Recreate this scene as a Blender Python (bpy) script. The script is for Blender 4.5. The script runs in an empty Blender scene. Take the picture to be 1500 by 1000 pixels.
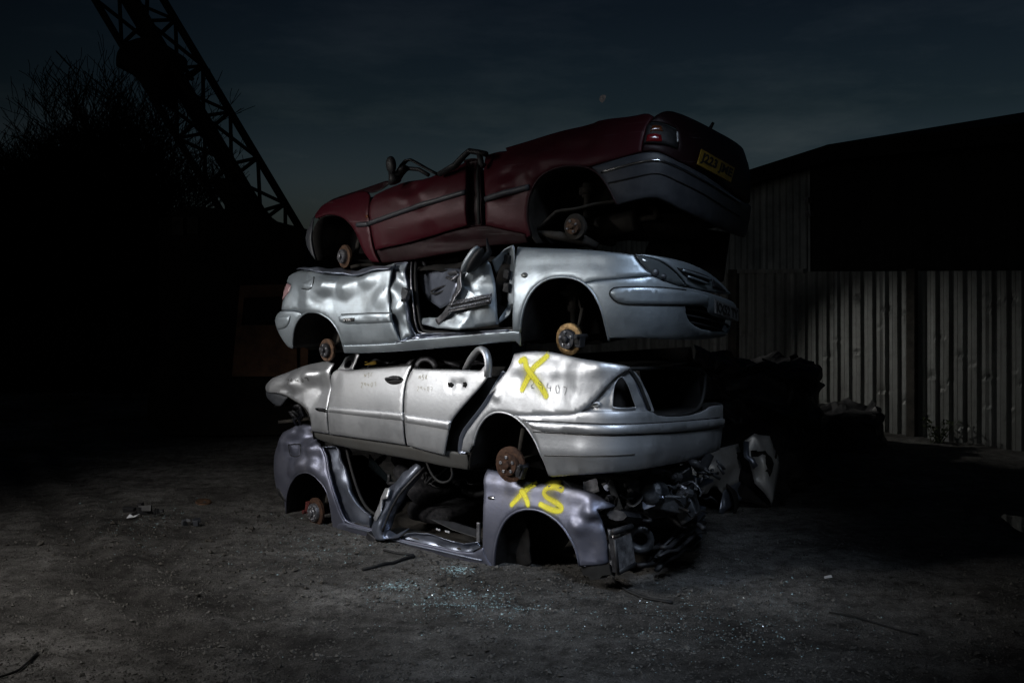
import bpy, bmesh, math, random
import numpy as np
from mathutils import Vector, Matrix, noise
from mathutils.bvhtree import BVHTree
from mathutils.geometry import delaunay_2d_cdt
R = math.radians
random.seed(7)
sc = bpy.context.scene
col = sc.collection
# ------------------------------------------------------------------ camera
CAMH, F, CX, CY = 2.35, 1500.0, 750.0, 405.0
cam = bpy.data.cameras.new("camera"); camo = bpy.data.objects.new("camera", cam); col.objects.link(camo)
camo.location = (0, 0, CAMH); camo.rotation_euler = (R(90), 0, 0)
cam.sensor_width = 36; cam.lens = 36; cam.shift_y = -(500 - CY) / 1500; cam.clip_end = 2000
sc.camera = camo
def proj(p):
    return CX + F * p[0] / p[1], CY - F * (p[2] - CAMH) / p[1]
def at(px, py, Y):
    return Vector(((px - CX) / F * Y, Y, CAMH + (CY - py) / F * Y))
def gnd(px, py, z=0.0):
    return at(px, py, F * (CAMH - z) / (py - CY))
ZO = {1: (420, 150, 3.847), 2: (740, 140, 3.846), 3: (390, 340, 4.054), 4: (720, 340, 3.846), 5: (370, 490, 4.054),
      6: (700, 490, 3.947), 7: (380, 610, 4.167), 8: (690, 640, 3.191), 9: (0, 0, 2.941), 10: (960, 380, 2.778)}
def Z(k, *pts):
    a, b, s = ZO[k]
    return [(a + x / s, b + y / s) for x, y in pts]
# ------------------------------------------------------------------ object helpers
def tag(o, label=None, cat=None, group=None, kind=None):
    for k, v in (("label", label), ("category", cat), ("group", group), ("kind", kind)):
        if v: o[k] = v
    return o
def empty(name, loc, rz=0.0):
    o = bpy.data.objects.new(name, None); col.objects.link(o); o.location = loc; o.rotation_euler = (0, 0, rz)
    o.empty_display_size = .2
    return o
def link(name, verts, faces, mat, parent=None, smooth=True, solid=0.0, sub=0):
    me = bpy.data.meshes.new(name); me.from_pydata([tuple(v) for v in verts], [], faces); me.update()
    bm = bmesh.new(); bm.from_mesh(me); bmesh.ops.recalc_face_normals(bm, faces=bm.faces)
    bm.to_mesh(me); bm.free()
    me.materials.append(mat)
    if smooth: me.polygons.foreach_set("use_smooth", [True] * len(me.polygons))
    o = bpy.data.objects.new(name, me); col.objects.link(o)
    if parent is not None: o.parent = parent
    if solid:
        m = o.modifiers.new("solid", 'SOLIDIFY'); m.thickness = solid; m.offset = 0
    if sub:
        m = o.modifiers.new("sub", 'SUBSURF'); m.levels = sub; m.render_levels = sub
    return o
class MB:
    """collects shapes into one mesh"""
    def __init__(self): self.v = []; self.f = []
    def add(self, vs, fs):
        n = len(self.v); self.v += [Vector(v) for v in vs]; self.f += [[i + n for i in f] for f in fs]
    def box(self, c, size, M=None, jit=0):
        x, y, z = [s / 2 for s in size]; vs = []
        for a in (-1, 1):
            for b in (-1, 1):
                for d in (-1, 1):
                    v = Vector((a * x, b * y, d * z))
                    if jit: v += Vector((random.uniform(-jit, jit), random.uniform(-jit, jit), random.uniform(-jit, jit)))
                    if M is not None: v = M @ v
                    vs.append(Vector(c) + v)
        self.add(vs, [[0, 1, 3, 2], [4, 6, 7, 5], [0, 4, 5, 1], [2, 3, 7, 6], [0, 2, 6, 4], [1, 5, 7, 3]])
    def tube(self, pts, r, n=8, flat=1.0, cap=True):
        pts = [Vector(p) for p in pts]; rr = r if isinstance(r, (list, tuple)) else [r] * len(pts)
        base = len(self.v); up = Vector((0, 0, 1)); prev = None
        for i, p in enumerate(pts):
            t = (pts[min(i + 1, len(pts) - 1)] - pts[max(i - 1, 0)]).normalized()
            if prev is None:
                a = t.cross(up)
                if a.length < .1: a = t.cross(Vector((1, 0, 0)))
                a.normalize()
            else:
                a = (prev - t * prev.dot(t)).normalized()
            prev = a; b = t.cross(a)
            for k in range(n):
                an = 2 * math.pi * k / n
                self.v.append(p + a * math.cos(an) * rr[i] + b * math.sin(an) * rr[i] * flat)
        for i in range(len(pts) - 1):
            for k in range(n):
                q = base + i * n; k2 = (k + 1) % n
                self.f.append([q + k, q + k2, q + n + k2, q + n + k])
        if cap:
            self.f.append([base + k for k in range(n)][::-1]); q = base + (len(pts) - 1) * n
            self.f.append([q + k for k in range(n)])
    def lathe(self, c, axis, prof, n=28):
        """prof: (radius, along) pairs round an axis through c"""
        axis = Vector(axis).normalized(); a = axis.cross(Vector((0, 0, 1)))
        if a.length < .1: a = Vector((1, 0, 0))
        a.normalize(); b = axis.cross(a); base = len(self.v)
        for r, h in prof:
            for k in range(n):
                an = 2 * math.pi * k / n
                self.v.append(Vector(c) + axis * h + (a * math.cos(an) + b * math.sin(an)) * r)
        for i in range(len(prof) - 1):
            for k in range(n):
                q = base + i * n; k2 = (k + 1) % n
                self.f.append([q + k, q + k2, q + n + k2, q + n + k])
    def prism(self, pts, d):
        """closed outline extruded along vector d"""
        n = len(pts); d = Vector(d); vs = [Vector(p) for p in pts] + [Vector(p) + d for p in pts]
        fs = [list(range(n))[::-1], [n + i for i in range(n)]] + [[i, (i + 1) % n, n + (i + 1) % n, n + i] for i in range(n)]
        self.add(vs, fs)
    def build(self, name, mat, parent=None, smooth=False, solid=0, xf=None, bevel=0, sub=0):
        vs = [xf(v) for v in self.v] if xf else self.v
        o = link(name, vs, self.f, mat, parent, smooth, solid, sub)
        if bevel:
            m = o.modifiers.new("bevel", 'BEVEL'); m.width = bevel; m.segments = 2; m.limit_method = 'ANGLE'
        return o
def fbm(p, o=4, h=1.0):
    return noise.fractal(p, h, 2.0, o)
# ------------------------------------------------------------------ materials
def mat_new(name):
    m = bpy.data.materials.new(name); m.use_nodes = True
    nt = m.node_tree; return m, nt, nt.nodes["Principled BSDF"]
def nd(nt, t, **kw):
    n = nt.nodes.new(t)
    for k, v in kw.items():
        if k in n.inputs: n.inputs[k].default_value = v
        else: setattr(n, k, v)
    return n
def ramp(nt, stops, fac):
    r = nt.nodes.new("ShaderNodeValToRGB"); e = r.color_ramp.elements
    while len(e) < len(stops): e.new(.5)
    for i, (p, c) in enumerate(stops):
        e[i].position = p; e[i].color = (*c, 1) if len(c) == 3 else c
    nt.links.new(fac, r.inputs[0]); return r
def paint(name, base, metal=.55, rough=.34, coat=.6, dirt=.35, dirtcol=(.09, .08, .065), spec=.5):
    """car paint: clear-coated, with patches of grime, scratches and fine dust"""
    m, nt, b = mat_new(name); L = nt.links.new
    tc = nt.nodes.new("ShaderNodeTexCoord")
    n1 = nd(nt, "ShaderNodeTexNoise", Scale=2.3, Detail=8.0, Roughness=.68); L(tc.outputs["Object"], n1.inputs["Vector"])
    n2 = nd(nt, "ShaderNodeTexNoise", Scale=38.0, Detail=6.0, Roughness=.7); L(tc.outputs["Object"], n2.inputs["Vector"])
    mp = nd(nt, "ShaderNodeMapping"); mp.inputs["Scale"].default_value = (14, 14, 1.6); L(tc.outputs["Object"], mp.inputs["Vector"])
    n3 = nd(nt, "ShaderNodeTexNoise", Scale=1.0, Detail=5.0, Roughness=.6); L(mp.outputs[0], n3.inputs["Vector"])
    r1 = ramp(nt, [(.42, (0, 0, 0)), (.78, (1, 1, 1))], n1.outputs[0])
    r2 = ramp(nt, [(.56, (0, 0, 0)), (.74, (1, 1, 1))], n2.outputs[0])
    r3 = ramp(nt, [(.5, (0, 0, 0)), (.8, (1, 1, 1))], n3.outputs[0])
    s = nd(nt, "ShaderNodeMath", operation='MULTIPLY_ADD'); L(r1.outputs[0], s.inputs[0]); s.inputs[1].default_value = dirt
    s2 = nd(nt, "ShaderNodeMath", operation='MULTIPLY'); L(r2.outputs[0], s2.inputs[0]); s2.inputs[1].default_value = dirt * .5
    L(s2.outputs[0], s.inputs[2])
    s3 = nd(nt, "ShaderNodeMath", operation='MULTIPLY_ADD'); L(r3.outputs[0], s3.inputs[0]); s3.inputs[1].default_value = dirt * .35; L(s.outputs[0], s3.inputs[2])
    s3.use_clamp = True
    mx = nd(nt, "ShaderNodeMix", data_type='RGBA'); L(s3.outputs[0], mx.inputs[0])
    mx.inputs[6].default_value = (*base, 1); mx.inputs[7].default_value = (*dirtcol, 1)
    L(mx.outputs[2], b.inputs["Base Color"])
    mr = nd(nt, "ShaderNodeMapRange"); L(s3.outputs[0], mr.inputs[0]); mr.inputs[3].default_value = rough; mr.inputs[4].default_value = .75
    L(mr.outputs[0], b.inputs["Roughness"])
    mm = nd(nt, "ShaderNodeMapRange"); L(s3.outputs[0], mm.inputs[0]); mm.inputs[3].default_value = metal; mm.inputs[4].default_value = 0
    L(mm.outputs[0], b.inputs["Metallic"])
    b.inputs["Specular IOR Level"].default_value = spec
    b.inputs["Coat Weight"].default_value = coat * .35; b.inputs["Coat Roughness"].default_value = .3
    n5 = nd(nt, "ShaderNodeTexNoise", Scale=240.0, Detail=3.0, Roughness=.7); L(tc.outputs["Object"], n5.inputs["Vector"])
    ad = nd(nt, "ShaderNodeMath", operation='MULTIPLY_ADD'); L(n5.outputs[0], ad.inputs[0]); ad.inputs[1].default_value = .25; L(n2.outputs[0], ad.inputs[2])
    bp = nd(nt, "ShaderNodeBump", Strength=.16, Distance=.008); L(ad.outputs[0], bp.inputs["Height"]); L(bp.outputs[0], b.inputs["Normal"])
    # fine scratches: thin bright lines along two directions
    sc_ = None
    for rot, sx in ((.35, 90), (-1.1, 120)):
        mq = nd(nt, "ShaderNodeMapping"); mq.inputs["Rotation"].default_value = (.3, rot, .2); mq.inputs["Scale"].default_value = (2.2, 2.2, sx); L(tc.outputs["Object"], mq.inputs["Vector"])
        nq = nd(nt, "ShaderNodeTexNoise", Scale=1.0, Detail=2.0, Roughness=.5); L(mq.outputs[0], nq.inputs["Vector"])
        rq_ = ramp(nt, [(.70, (0, 0, 0)), (.735, (1, 1, 1))], nq.outputs[0])
        if sc_ is None: sc_ = rq_.outputs[0]
        else:
            mxx = nd(nt, "ShaderNodeMath", operation='MAXIMUM'); L(sc_, mxx.inputs[0]); L(rq_.outputs[0], mxx.inputs[1]); sc_ = mxx.outputs[0]
    mk = nd(nt, "ShaderNodeMath", operation='MULTIPLY'); L(sc_, mk.inputs[0]); mk.inputs[1].default_value = .18
    my = nd(nt, "ShaderNodeMix", data_type='RGBA'); L(mk.outputs[0], my.inputs[0]); L(mx.outputs[2], my.inputs[6]); my.inputs[7].default_value = (.30, .30, .30, 1) if sum(base) < 1 else (.12, .12, .12, 1)
    L(my.outputs[2], b.inputs["Base Color"])
    return m
def rough_mat(name, c1, c2, scale=6.0, rough=.8, metal=0.0, bump=.3, spec=.4, detail=8.0):
    m, nt, b = mat_new(name); L = nt.links.new
    tc = nt.nodes.new("ShaderNodeTexCoord")
    n1 = nd(nt, "ShaderNodeTexNoise", Scale=scale, Detail=detail, Roughness=.65); L(tc.outputs["Object"], n1.inputs["Vector"])
    r = ramp(nt, [(.35, c1), (.66, c2)], n1.outputs[0]); L(r.outputs[0], b.inputs["Base Color"])
    b.inputs["Roughness"].default_value = rough; b.inputs["Metallic"].default_value = metal
    b.inputs["Specular IOR Level"].default_value = spec
    bp = nd(nt, "ShaderNodeBump", Strength=bump, Distance=.02); L(n1.outputs[0], bp.inputs["Height"]); L(bp.outputs[0], b.inputs["Normal"])
    return m
M = {}
M['silver'] = paint("silver_paint", (.56, .575, .60), .86, .42, .3, .36)
M['silver2'] = paint("blue_silver_paint", (.40, .455, .50), .86, .42, .3, .4)
M['grey'] = paint("violet_grey_paint", (.165, .175, .235), .84, .43, .3, .55)
M['red'] = paint("maroon_paint", (.050, .0055, .0105), .1, .42, .1, .4, (.030, .014, .013), .22)
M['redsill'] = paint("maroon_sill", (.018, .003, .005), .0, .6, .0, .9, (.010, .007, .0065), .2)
M['redshade'] = paint("maroon_shade", (.016, .0025, .0045), .1, .5, .2, .5, (.008, .0065, .0065), .25)  # darkened copy of the maroon; shade on roof and tailgate put into the colour
M['sill'] = paint("dirty_sill", (.085, .085, .082), .2, .5, .1, .9, (.04, .036, .031))
M['jamb'] = paint("jamb_paint", (.22, .245, .31), .85, .3, .6, .55, (.04, .04, .04))
M['wreck'] = paint("wreck_paint", (.42, .42, .42), .5, .4, .4, .5)
M['plastic'] = rough_mat("black_plastic", (.010, .010, .011), (.022, .022, .024), 12, .55, 0, .15, .4)
M['bumper'] = rough_mat("bumper_plastic", (.030, .033, .040), (.05, .053, .06), 9, .5, 0, .15, .45)
M['under'] = rough_mat("underbody", (.012, .011, .010), (.045, .040, .034), 5, .85, 0, .5, .25)
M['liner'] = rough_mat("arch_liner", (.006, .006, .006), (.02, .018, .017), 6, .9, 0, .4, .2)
M['rust'] = rough_mat("rust", (.035, .020, .013), (.15, .085, .05), 32, .7, .35, .4, .4)
M['rustdark'] = rough_mat("rust_dark", (.028, .014, .009), (.085, .042, .024), 28, .8, .2, .5, .3)
M['brass'] = rough_mat("flash_rust", (.10, .06, .028), (.34, .22, .10), 34, .45, .7, .25, .5)
M['steel'] = rough_mat("bare_steel", (.10, .10, .11), (.34, .34, .36), 14, .4, .8, .3, .5)
M['darksteel'] = rough_mat("dark_steel", (.015, .015, .017), (.06, .06, .066), 14, .5, .6, .3, .5)
M['black'] = rough_mat("crane_black", (.006, .006, .006), (.014, .012, .010), 3, .9, 0, .2, .1)
M['rustpanel'] = rough_mat("rusty_panel", (.075, .042, .028), (.17, .09, .055), 3, .8, .1, .4, .2)
M['bark'] = rough_mat("bark", (.004, .0038, .0035), (.008, .0075, .007), 8, .95, 0, .3, .1)
M['chrome'] = rough_mat("chrome", (.5, .5, .52), (.65, .65, .67), 4, .15, 1, .02, .5)
M['fabric'] = rough_mat("seat_fabric", (.012, .012, .014), (.035, .034, .036), 30, .95, 0, .4, .1)
M['plate_y'] = rough_mat("yellow_plate", (.17, .105, .01), (.28, .175, .02), 16, .5, 0, .1, .4)
M['plate_w'] = rough_mat("white_plate", (.13, .13, .13), (.2, .2, .2), 16, .5, 0, .1, .4)
M['ink'] = rough_mat("plate_ink", (.008, .008, .008), (.02, .02, .02), 16, .6, 0, .1, .3)
M['letter_w'] = rough_mat("light_letter", (.5, .5, .5), (.6, .6, .6), 16, .4, .2, .1, .4)
M['engine'] = rough_mat("engine_metal", (.018, .02, .024), (.10, .105, .115), 11, .45, .6, .5, .5)
M['rubber'] = rough_mat("rubber", (.006, .006, .006), (.016, .016, .016), 10, .7, 0, .2, .3)
M['caliper'] = rough_mat("red_caliper", (.06, .012, .012), (.12, .025, .02), 14, .6, .1, .3, .4)
def glassy(name, c, rough=.15, trans=.0, coat=1.0):
    m, nt, b = mat_new(name)
    b.inputs["Base Color"].default_value = (*c, 1); b.inputs["Roughness"].default_value = rough
    b.inputs["Transmission Weight"].default_value = trans; b.inputs["Coat Weight"].default_value = coat
    return m
M['lamp_red'] = glassy("tail_lens_red", (.20, .006, .010), .2)
M['lamp_amber'] = glassy("tail_lens_amber", (.14, .035, .006), .2)
M['lamp_pink'] = glassy("tail_lens_pale", (.32, .20, .21), .22)
M['lamp_clear'] = glassy("head_lens", (.07, .08, .085), .12)
M['lamp_smoke'] = glassy("indicator_lens", (.10, .105, .10), .2)
M['glass'] = glassy("window_glass", (.012, .016, .018), .08)
def spray_mat(name, c, soft=.45, dens=1.0, nscale=90.0):
    """aerosol paint: opaque core, speckled feathered edge, from the distance across the stroke kept on the mesh"""
    m, nt, b = mat_new(name); L = nt.links.new
    at_ = nd(nt, "ShaderNodeAttribute", attribute_name="across"); tc = nt.nodes.new("ShaderNodeTexCoord")
    n = nd(nt, "ShaderNodeTexNoise", Scale=nscale, Detail=4.0, Roughness=.7); L(tc.outputs["Object"], n.inputs["Vector"])
    a = nd(nt, "ShaderNodeMath", operation='SUBTRACT'); a.inputs[0].default_value = 1.0; L(at_.outputs["Fac"], a.inputs[1])
    s = nd(nt, "ShaderNodeMath", operation='DIVIDE'); L(a.outputs[0], s.inputs[0]); s.inputs[1].default_value = soft; s.use_clamp = True
    k = nd(nt, "ShaderNodeMath", operation='MULTIPLY_ADD'); L(n.outputs[0], k.inputs[0]); k.inputs[1].default_value = 1.1; k.inputs[2].default_value = -.3
    q = nd(nt, "ShaderNodeMath", operation='ADD'); L(s.outputs[0], q.inputs[0]); L(k.outputs[0], q.inputs[1]); q.use_clamp = True
    w = nd(nt, "ShaderNodeMath", operation='MULTIPLY'); L(q.outputs[0], w.inputs[0]); L(s.outputs[0], w.inputs[1])
    z = nd(nt, "ShaderNodeMath", operation='MULTIPLY'); L(w.outputs[0], z.inputs[0]); z.inputs[1].default_value = dens; z.use_clamp = True
    L(z.outputs[0], b.inputs["Alpha"])
    b.inputs["Base Color"].default_value = (*c, 1); b.inputs["Roughness"].default_value = .6
    return m
M['spray'] = spray_mat("yellow_spray", (.85, .76, .03), .62)
M['mist'] = spray_mat("yellow_overspray", (.8, .72, .05), 1.0, .34, 220)
M['chalk'] = spray_mat("ochre_marker", (.30, .26, .12), .9, .6, 160)
M['pen'] = spray_mat("dark_marker", (.05, .05, .045), .9, .95, 160)
# ------------------------------------------------------------------ a wrecked car: panels on a curved body surface
def chaikin(P, closed=True, n=1, ang=48):
    for _ in range(n):
        out = []; k = len(P)
        for i in range(k):
            p = Vector(P[i])
            if not closed and i in (0, k - 1): out.append(p); continue
            a = Vector(P[i - 1]); c = Vector(P[(i + 1) % k])
            d1 = (p - a); d2 = (c - p)
            if d1.length < 1e-9 or d2.length < 1e-9: out.append(p); continue
            if d1.angle(d2, 0) > R(ang): out.append(p)
            else: out += [p - d1 * .25, p + d2 * .25]
        P = out
    return [Vector(p) for p in P]
def inside(P, x, y):
    r = False; n = len(P); j = n - 1
    for i in range(n):
        xi, yi = P[i]; xj, yj = P[j]
        if (yi > y) != (yj > y) and x < (xj - xi) * (y - yi) / (yj - yi) + xi: r = not r
        j = i
    return r
def densify(P, res, closed=True):
    out = []; n = len(P)
    for i in range(n if closed else n - 1):
        a = Vector(P[i]); b = Vector(P[(i + 1) % n]); k = max(1, int((b - a).length / res + .5))
        out += [a.lerp(b, t / k) for t in range(k)]
    if not closed: out.append(Vector(P[-1]))
    return out
class Car:
    def __init__(self, name, label, theta, Y0, W, pxl, pxr, rl, rr, nl, nr, top, bot, bulge=(.05, .05), seed=0, cat="car"):
        self.th = R(theta); self.Y0 = Y0; self.W = W; self.c, self.s_ = math.cos(self.th), math.sin(self.th); self.seed = seed
        self.dents = []; self.bulge = bulge; self.bv = {}
        self.xm = 0; self.zb0 = 0
        # ends of the body: where its left- and rightmost silhouettes stand
        def solve(px, sgn, r, n):
            lo, hi = (-6, 1) if sgn < 0 else (-1, 6)
            for _ in range(50):
                mid = (lo + hi) / 2
                v = [proj(self.w0(x, y, 0))[0] for x, y in self.endcurve(mid, sgn, r, n)]
                v = max(v) if sgn > 0 else min(v)
                if v < px: lo = mid
                else: hi = mid
            return (lo + hi) / 2
        self.xl = solve(pxl, -1, rl, nl); self.xr = solve(pxr, 1, rr, nr)
        L = self.endcurve(self.xl, -1, rl, nl); Rr = self.endcurve(self.xr, 1, rr, nr)
        P = L + densify([L[-1], Rr[0]], .03, False)[1:-1] + Rr
        self.P = [Vector((p[0], p[1])) for p in P]
        self.S = [0.0]
        for a, b in zip(self.P, self.P[1:]): self.S.append(self.S[-1] + (b - a).length)
        self.N = []
        for i in range(len(self.P)):
            t = (self.P[min(i + 1, len(self.P) - 1)] - self.P[max(i - 1, 0)]).normalized(); self.N.append(Vector((-t.y, t.x)))
        self.PX = [proj(self.w0(p.x, p.y, 0))[0] for p in self.P]
        self.i0 = min(range(len(self.PX)), key=lambda i: self.PX[i]); self.i1 = max(range(len(self.PX)), key=lambda i: self.PX[i])
        self.Sn = np.array(self.S); self.Px = np.array([p.x for p in self.P]); self.Py = np.array([p.y for p in self.P])
        self.Nx = np.array([p.x for p in self.N]); self.Ny = np.array([p.y for p in self.N])
        # bottom and top lines of the side, from two points each
        self.zt = (1, 0); self.zb = (0, 0); b2 = [self.flat(*p) for p in bot]; t2 = [self.flat(*p) for p in top]
        def line(q):
            k = (q[1][2] - q[0][2]) / (q[1][0] - q[0][0]); return (q[0][2] - k * q[0][0], k)
        self.zb = line(b2); self.zt = line(t2)
        self.xm = (self.xl + self.xr) / 2; self.z0 = min(self.bz(self.xl), self.bz(self.xr))
        self.root = empty(name, self.w0(self.xm, W / 2, self.z0), -self.th)
        tag(self.root, label, cat)
    def bz(self, x): return self.zb[0] + self.zb[1] * x
    def tz(self, x): return self.zt[0] + self.zt[1] * x
    def endcurve(self, x, sgn, r, n, k=26):
        """quarter-and-quarter of a rounded end, from the near side to the far side (right end) or up to the near side (left end)"""
        out = []
        for i in range(2 * k + 1):
            a = math.pi * i / (2 * k); ca, sa = math.cos(a), math.sin(a)
            yy = self.W / 2 - self.W / 2 * math.copysign(abs(ca) ** (2 / n), ca); xx = x - sgn * r + sgn * r * abs(sa) ** (2 / n)
            out.append((xx, yy))
        return out if sgn > 0 else out[::-1]
    def w0(self, x, y, z): return Vector((x * self.c + y * self.s_, self.Y0 - x * self.s_ + y * self.c, z))
    def inv_w(self, w):
        dx, dy = w[0], w[1] - self.Y0
        return Vector((dx * self.c - dy * self.s_, dx * self.s_ + dy * self.c, w[2]))
    def flat(self, px, py):
        """pixel to the flat near side: local x, y, z"""
        t = (px - CX) / F; x = t * self.Y0 / (self.c + t * self.s_); Y = self.Y0 - x * self.s_
        return (x, 0, CAMH + (CY - py) / F * Y)
    def deep(self, px, py, y):
        """pixel to the vertical plane at depth y behind the near side, local"""
        t = (px - CX) / F; x = (t * (self.Y0 + y * self.c) - y * self.s_) / (self.c + t * self.s_); Y = self.Y0 - x * self.s_ + y * self.c
        return Vector((x, y, CAMH + (CY - py) / F * Y))
    def loc(self, p): return Vector((p[0] - self.xm, p[1] - self.W / 2, p[2] - self.z0))
    def prof(self, x, v):
        b, t = self.bz(x), self.tz(x); m = b + (t - b) * .42; h = max(.2, (t - b) / 2)
        d = (v - m) / h
        return (self.bulge[0] if d > 0 else self.bulge[1]) * min(abs(d), 1.4) ** 2.2
    def surf(self, s, v, off=0.0, dent=False):
        x = float(np.interp(s, self.Sn, self.Px)); y = float(np.interp(s, self.Sn, self.Py))
        nx = float(np.interp(s, self.Sn, self.Nx)); ny = float(np.interp(s, self.Sn, self.Ny))
        d = off + self.prof(x, v)
        if dent: d += self.dent(s, v)
        return Vector((x + nx * d, y + ny * d, v))
    def inv(self, px, py, off=0.0):
        """pixel to (s, v) on the body surface"""
        i = min(range(self.i0, self.i1 + 1), key=lambda i: abs(self.PX[i] - px))
        s = self.S[i]; p = self.w0(self.P[i].x, self.P[i].y, 0); v = CAMH + (CY - py) / F * p.y
        for _ in range(6):
            e = 1e-3
            def f(a, b):
                q = self.surf(a, b, off); return proj(self.w0(*q))
            f0 = f(s, v); fs = f(s + e, v); fv = f(s, v + e)
            a, b, c_, d = (fs[0] - f0[0]) / e, (fv[0] - f0[0]) / e, (fs[1] - f0[1]) / e, (fv[1] - f0[1]) / e
            det = a * d - b * c_
            if abs(det) < 500: v += (py - f0[1]) / d if abs(d) > 1 else 0; break
            rx, ry = px - f0[0], py - f0[1]
            ds = (d * rx - b * ry) / det; dv = (-c_ * rx + a * ry) / det
            s += max(-.12, min(.12, ds)); v += max(-.12, min(.12, dv))
        s = max(self.S[0], min(self.S[-1], s))
        return Vector((s, v))
    # ---- damage
    def dent_at(self, pts, *a):
        """gaussian dents: (zoomed pixel list), radius s, radius v, depth (inwards positive)"""
        for p in pts: self.dents.append(('g', self.inv(*p), *a))
    def crease(self, pts, w, d):
        q = [self.inv(*p) for p in pts]
        w, d = w * (2.1 if abs(d) > .009 else 1.3), d * 1.05
        for a, b in zip(q, q[1:]): self.dents.append(('c', a, b, w, d))
    def facet(self, pts, *a):
        for p in pts: self.dents.append(('f', self.inv(*p), *a))
    def dent(self, s, v):
        t = 0.0
        for k in self.dents:
            if k[0] == 'g':
                a = ((s - k[1].x) / k[2]) ** 2 + ((v - k[1].y) / k[3]) ** 2
                if a < 3: t += k[4] * max(0.0, 1 - math.sqrt(a * .45 + .012)) ** 1.25 * 1.15
            elif k[0] == 'c':
                a, b = k[1], k[2]; ab = b - a; p = Vector((s, v)) - a
                u = max(0, min(1, p.dot(ab) / max(ab.length_squared, 1e-9))); dd = (p - ab * u).length
                if dd < k[3]: t += k[4] * (1 - dd / k[3])
            elif k[0] == 'n':
                q = Vector((s * k[2], v * k[2] * 1.4, self.seed * 3.1)); t += k[1] * noise.noise(q)
            elif k[0] == 'f':
                a = ((s - k[1].x) / k[2]) ** 2 + ((v - k[1].y) / k[3]) ** 2
                if a < 1:
                    q = Vector((s * k[5], v * k[5] * 1.2, self.seed * 2.3)); q += Vector((noise.noise(q * 1.3), noise.noise(q * 1.3 + Vector((9, 0, 0))), 0)) * .35
                    dd, _ = noise.voronoi(q); t += k[4] * min(1, (1 - a) * 2.2) * (dd[0] * 1.5 - .45)
            elif k[0] == 'r':
                q = Vector((s * k[2] + 9, v * k[2], self.seed * 1.7)); t += k[1] * (abs(noise.noise(q)) * 2 - .5)
        return t
    def on(self, o, s, v, p, eps):
        """a point laid on a finished panel (local, centred coordinates)"""
        if o.name not in self.bv:
            me = o.data; self.bv[o.name] = BVHTree.FromPolygons([w.co.copy() for w in me.vertices], [list(f.vertices) for f in me.polygons])
        n = Vector((float(np.interp(s, self.Sn, self.Nx)), float(np.interp(s, self.Sn, self.Ny)), 0)).normalized()
        h = self.bv[o.name].ray_cast(p - n * .25, n, .5)
        return (h[0] - n * eps) if h[0] is not None else None
    # ---- parts
    def uv(self, pts, off=0.0):
        return [Vector((p[1], p[2])) if p[0] == 'S' else self.inv(p[0], p[1], off) for p in pts]
    def panel(self, name, pts, mat, off=0.0, parent=None, holes=(), res=.023, solid=.006, lip=.008, ch=1, dent=True, rough=0.0, ang=48, bow=None, label=None):
        outline = densify(chaikin(self.uv(pts, off), True, ch, ang), res * .8)
        hs = [densify(chaikin(self.uv(h, off), True, 1), res * .6) for h in holes]
        V, E, edge = [], [], []
        def ring(P):
            b = len(V); n = len(P)
            for i, p in enumerate(P):
                V.append(p); edge.append(1); E.append((b + i, b + (i + 1) % n))
        for P in [outline] + hs: ring(P)
        def ok(x, y): return inside(outline, x, y) and not any(inside(h, x, y) for h in hs)
        for P in [outline] + hs:
            n = len(P)
            for i in range(n):
                t = (P[(i + 1) % n] - P[i - 1])
                if t.length < 1e-6: continue
                t.normalize(); nn = Vector((-t.y, t.x))
                for sg in (1, -1):
                    q = P[i] + nn * sg * .011
                    if ok(q.x, q.y): V.append(q); edge.append(0); break
        xs = [p.x for p in outline]; ys = [p.y for p in outline]
        rnd = random.Random(len(V)); ny = int((max(ys) - min(ys)) / res) + 1; nx = int((max(xs) - min(xs)) / res) + 1
        bpts = [p for P in [outline] + hs for p in P]
        ba = np.array([(p.x, p.y) for p in bpts])
        for j in range(ny + 1):
            for i in range(nx + 1):
                x = min(xs) + (i + (.5 if j % 2 else 0)) * res + rnd.uniform(-.1, .1) * res; y = min(ys) + j * res + rnd.uniform(-.1, .1) * res
                if ok(x, y) and np.min((ba[:, 0] - x) ** 2 + (ba[:, 1] - y) ** 2) > (.02 + res * .3) ** 2:
                    V.append(Vector((x, y))); edge.append(0)
        r = delaunay_2d_cdt(V, E, [], 0, 1e-5, True)
        ov, of, orig = r[0], r[2], r[3]
        vs = []
        for p, og in zip(ov, orig):
            e = any(edge[k] for k in og if k < len(edge)) if og else False
            o_ = off + (lip if e else 0)
            if rough: o_ += rough * noise.noise(Vector((p.x * 9, p.y * 9, self.seed + 5.5)))
            if bow: o_ += bow(p.x, p.y)
            vs.append(self.loc(self.surf(p.x, p.y, o_, dent)))
        fs = []
        for f in of:
            cx_ = sum(ov[k].x for k in f) / len(f); cy_ = sum(ov[k].y for k in f) / len(f)
            if ok(cx_, cy_): fs.append(list(f))
        used = sorted({k for f in fs for k in f}); mp = {k: i for i, k in enumerate(used)}
        o = link(name, [vs[k] for k in used], [[mp[k] for k in f] for f in fs], mat, parent or self.root, True, solid)
        if label: o["label"] = label
        return o
    def strip(self, name, pts, width, mat, off=-.004, parent=None, h=.0, flat=True, smooth_n=2, dent=True, on=None, sit=.003):
        """a moulding or tube that follows the body surface along pixel points"""
        P = densify(chaikin(self.uv(pts), False, smooth_n, 80), .03, False)
        Q = []
        for p in P:
            q = self.loc(self.surf(p.x, p.y, off, dent))
            if on is not None: q = self.on(on, p.x, p.y, q, sit) or q
            Q.append(q)
        mb = MB(); mb.tube(Q, width / 2, 8, 1.0)
        return mb.build(name, mat, parent or self.root, True)
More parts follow.
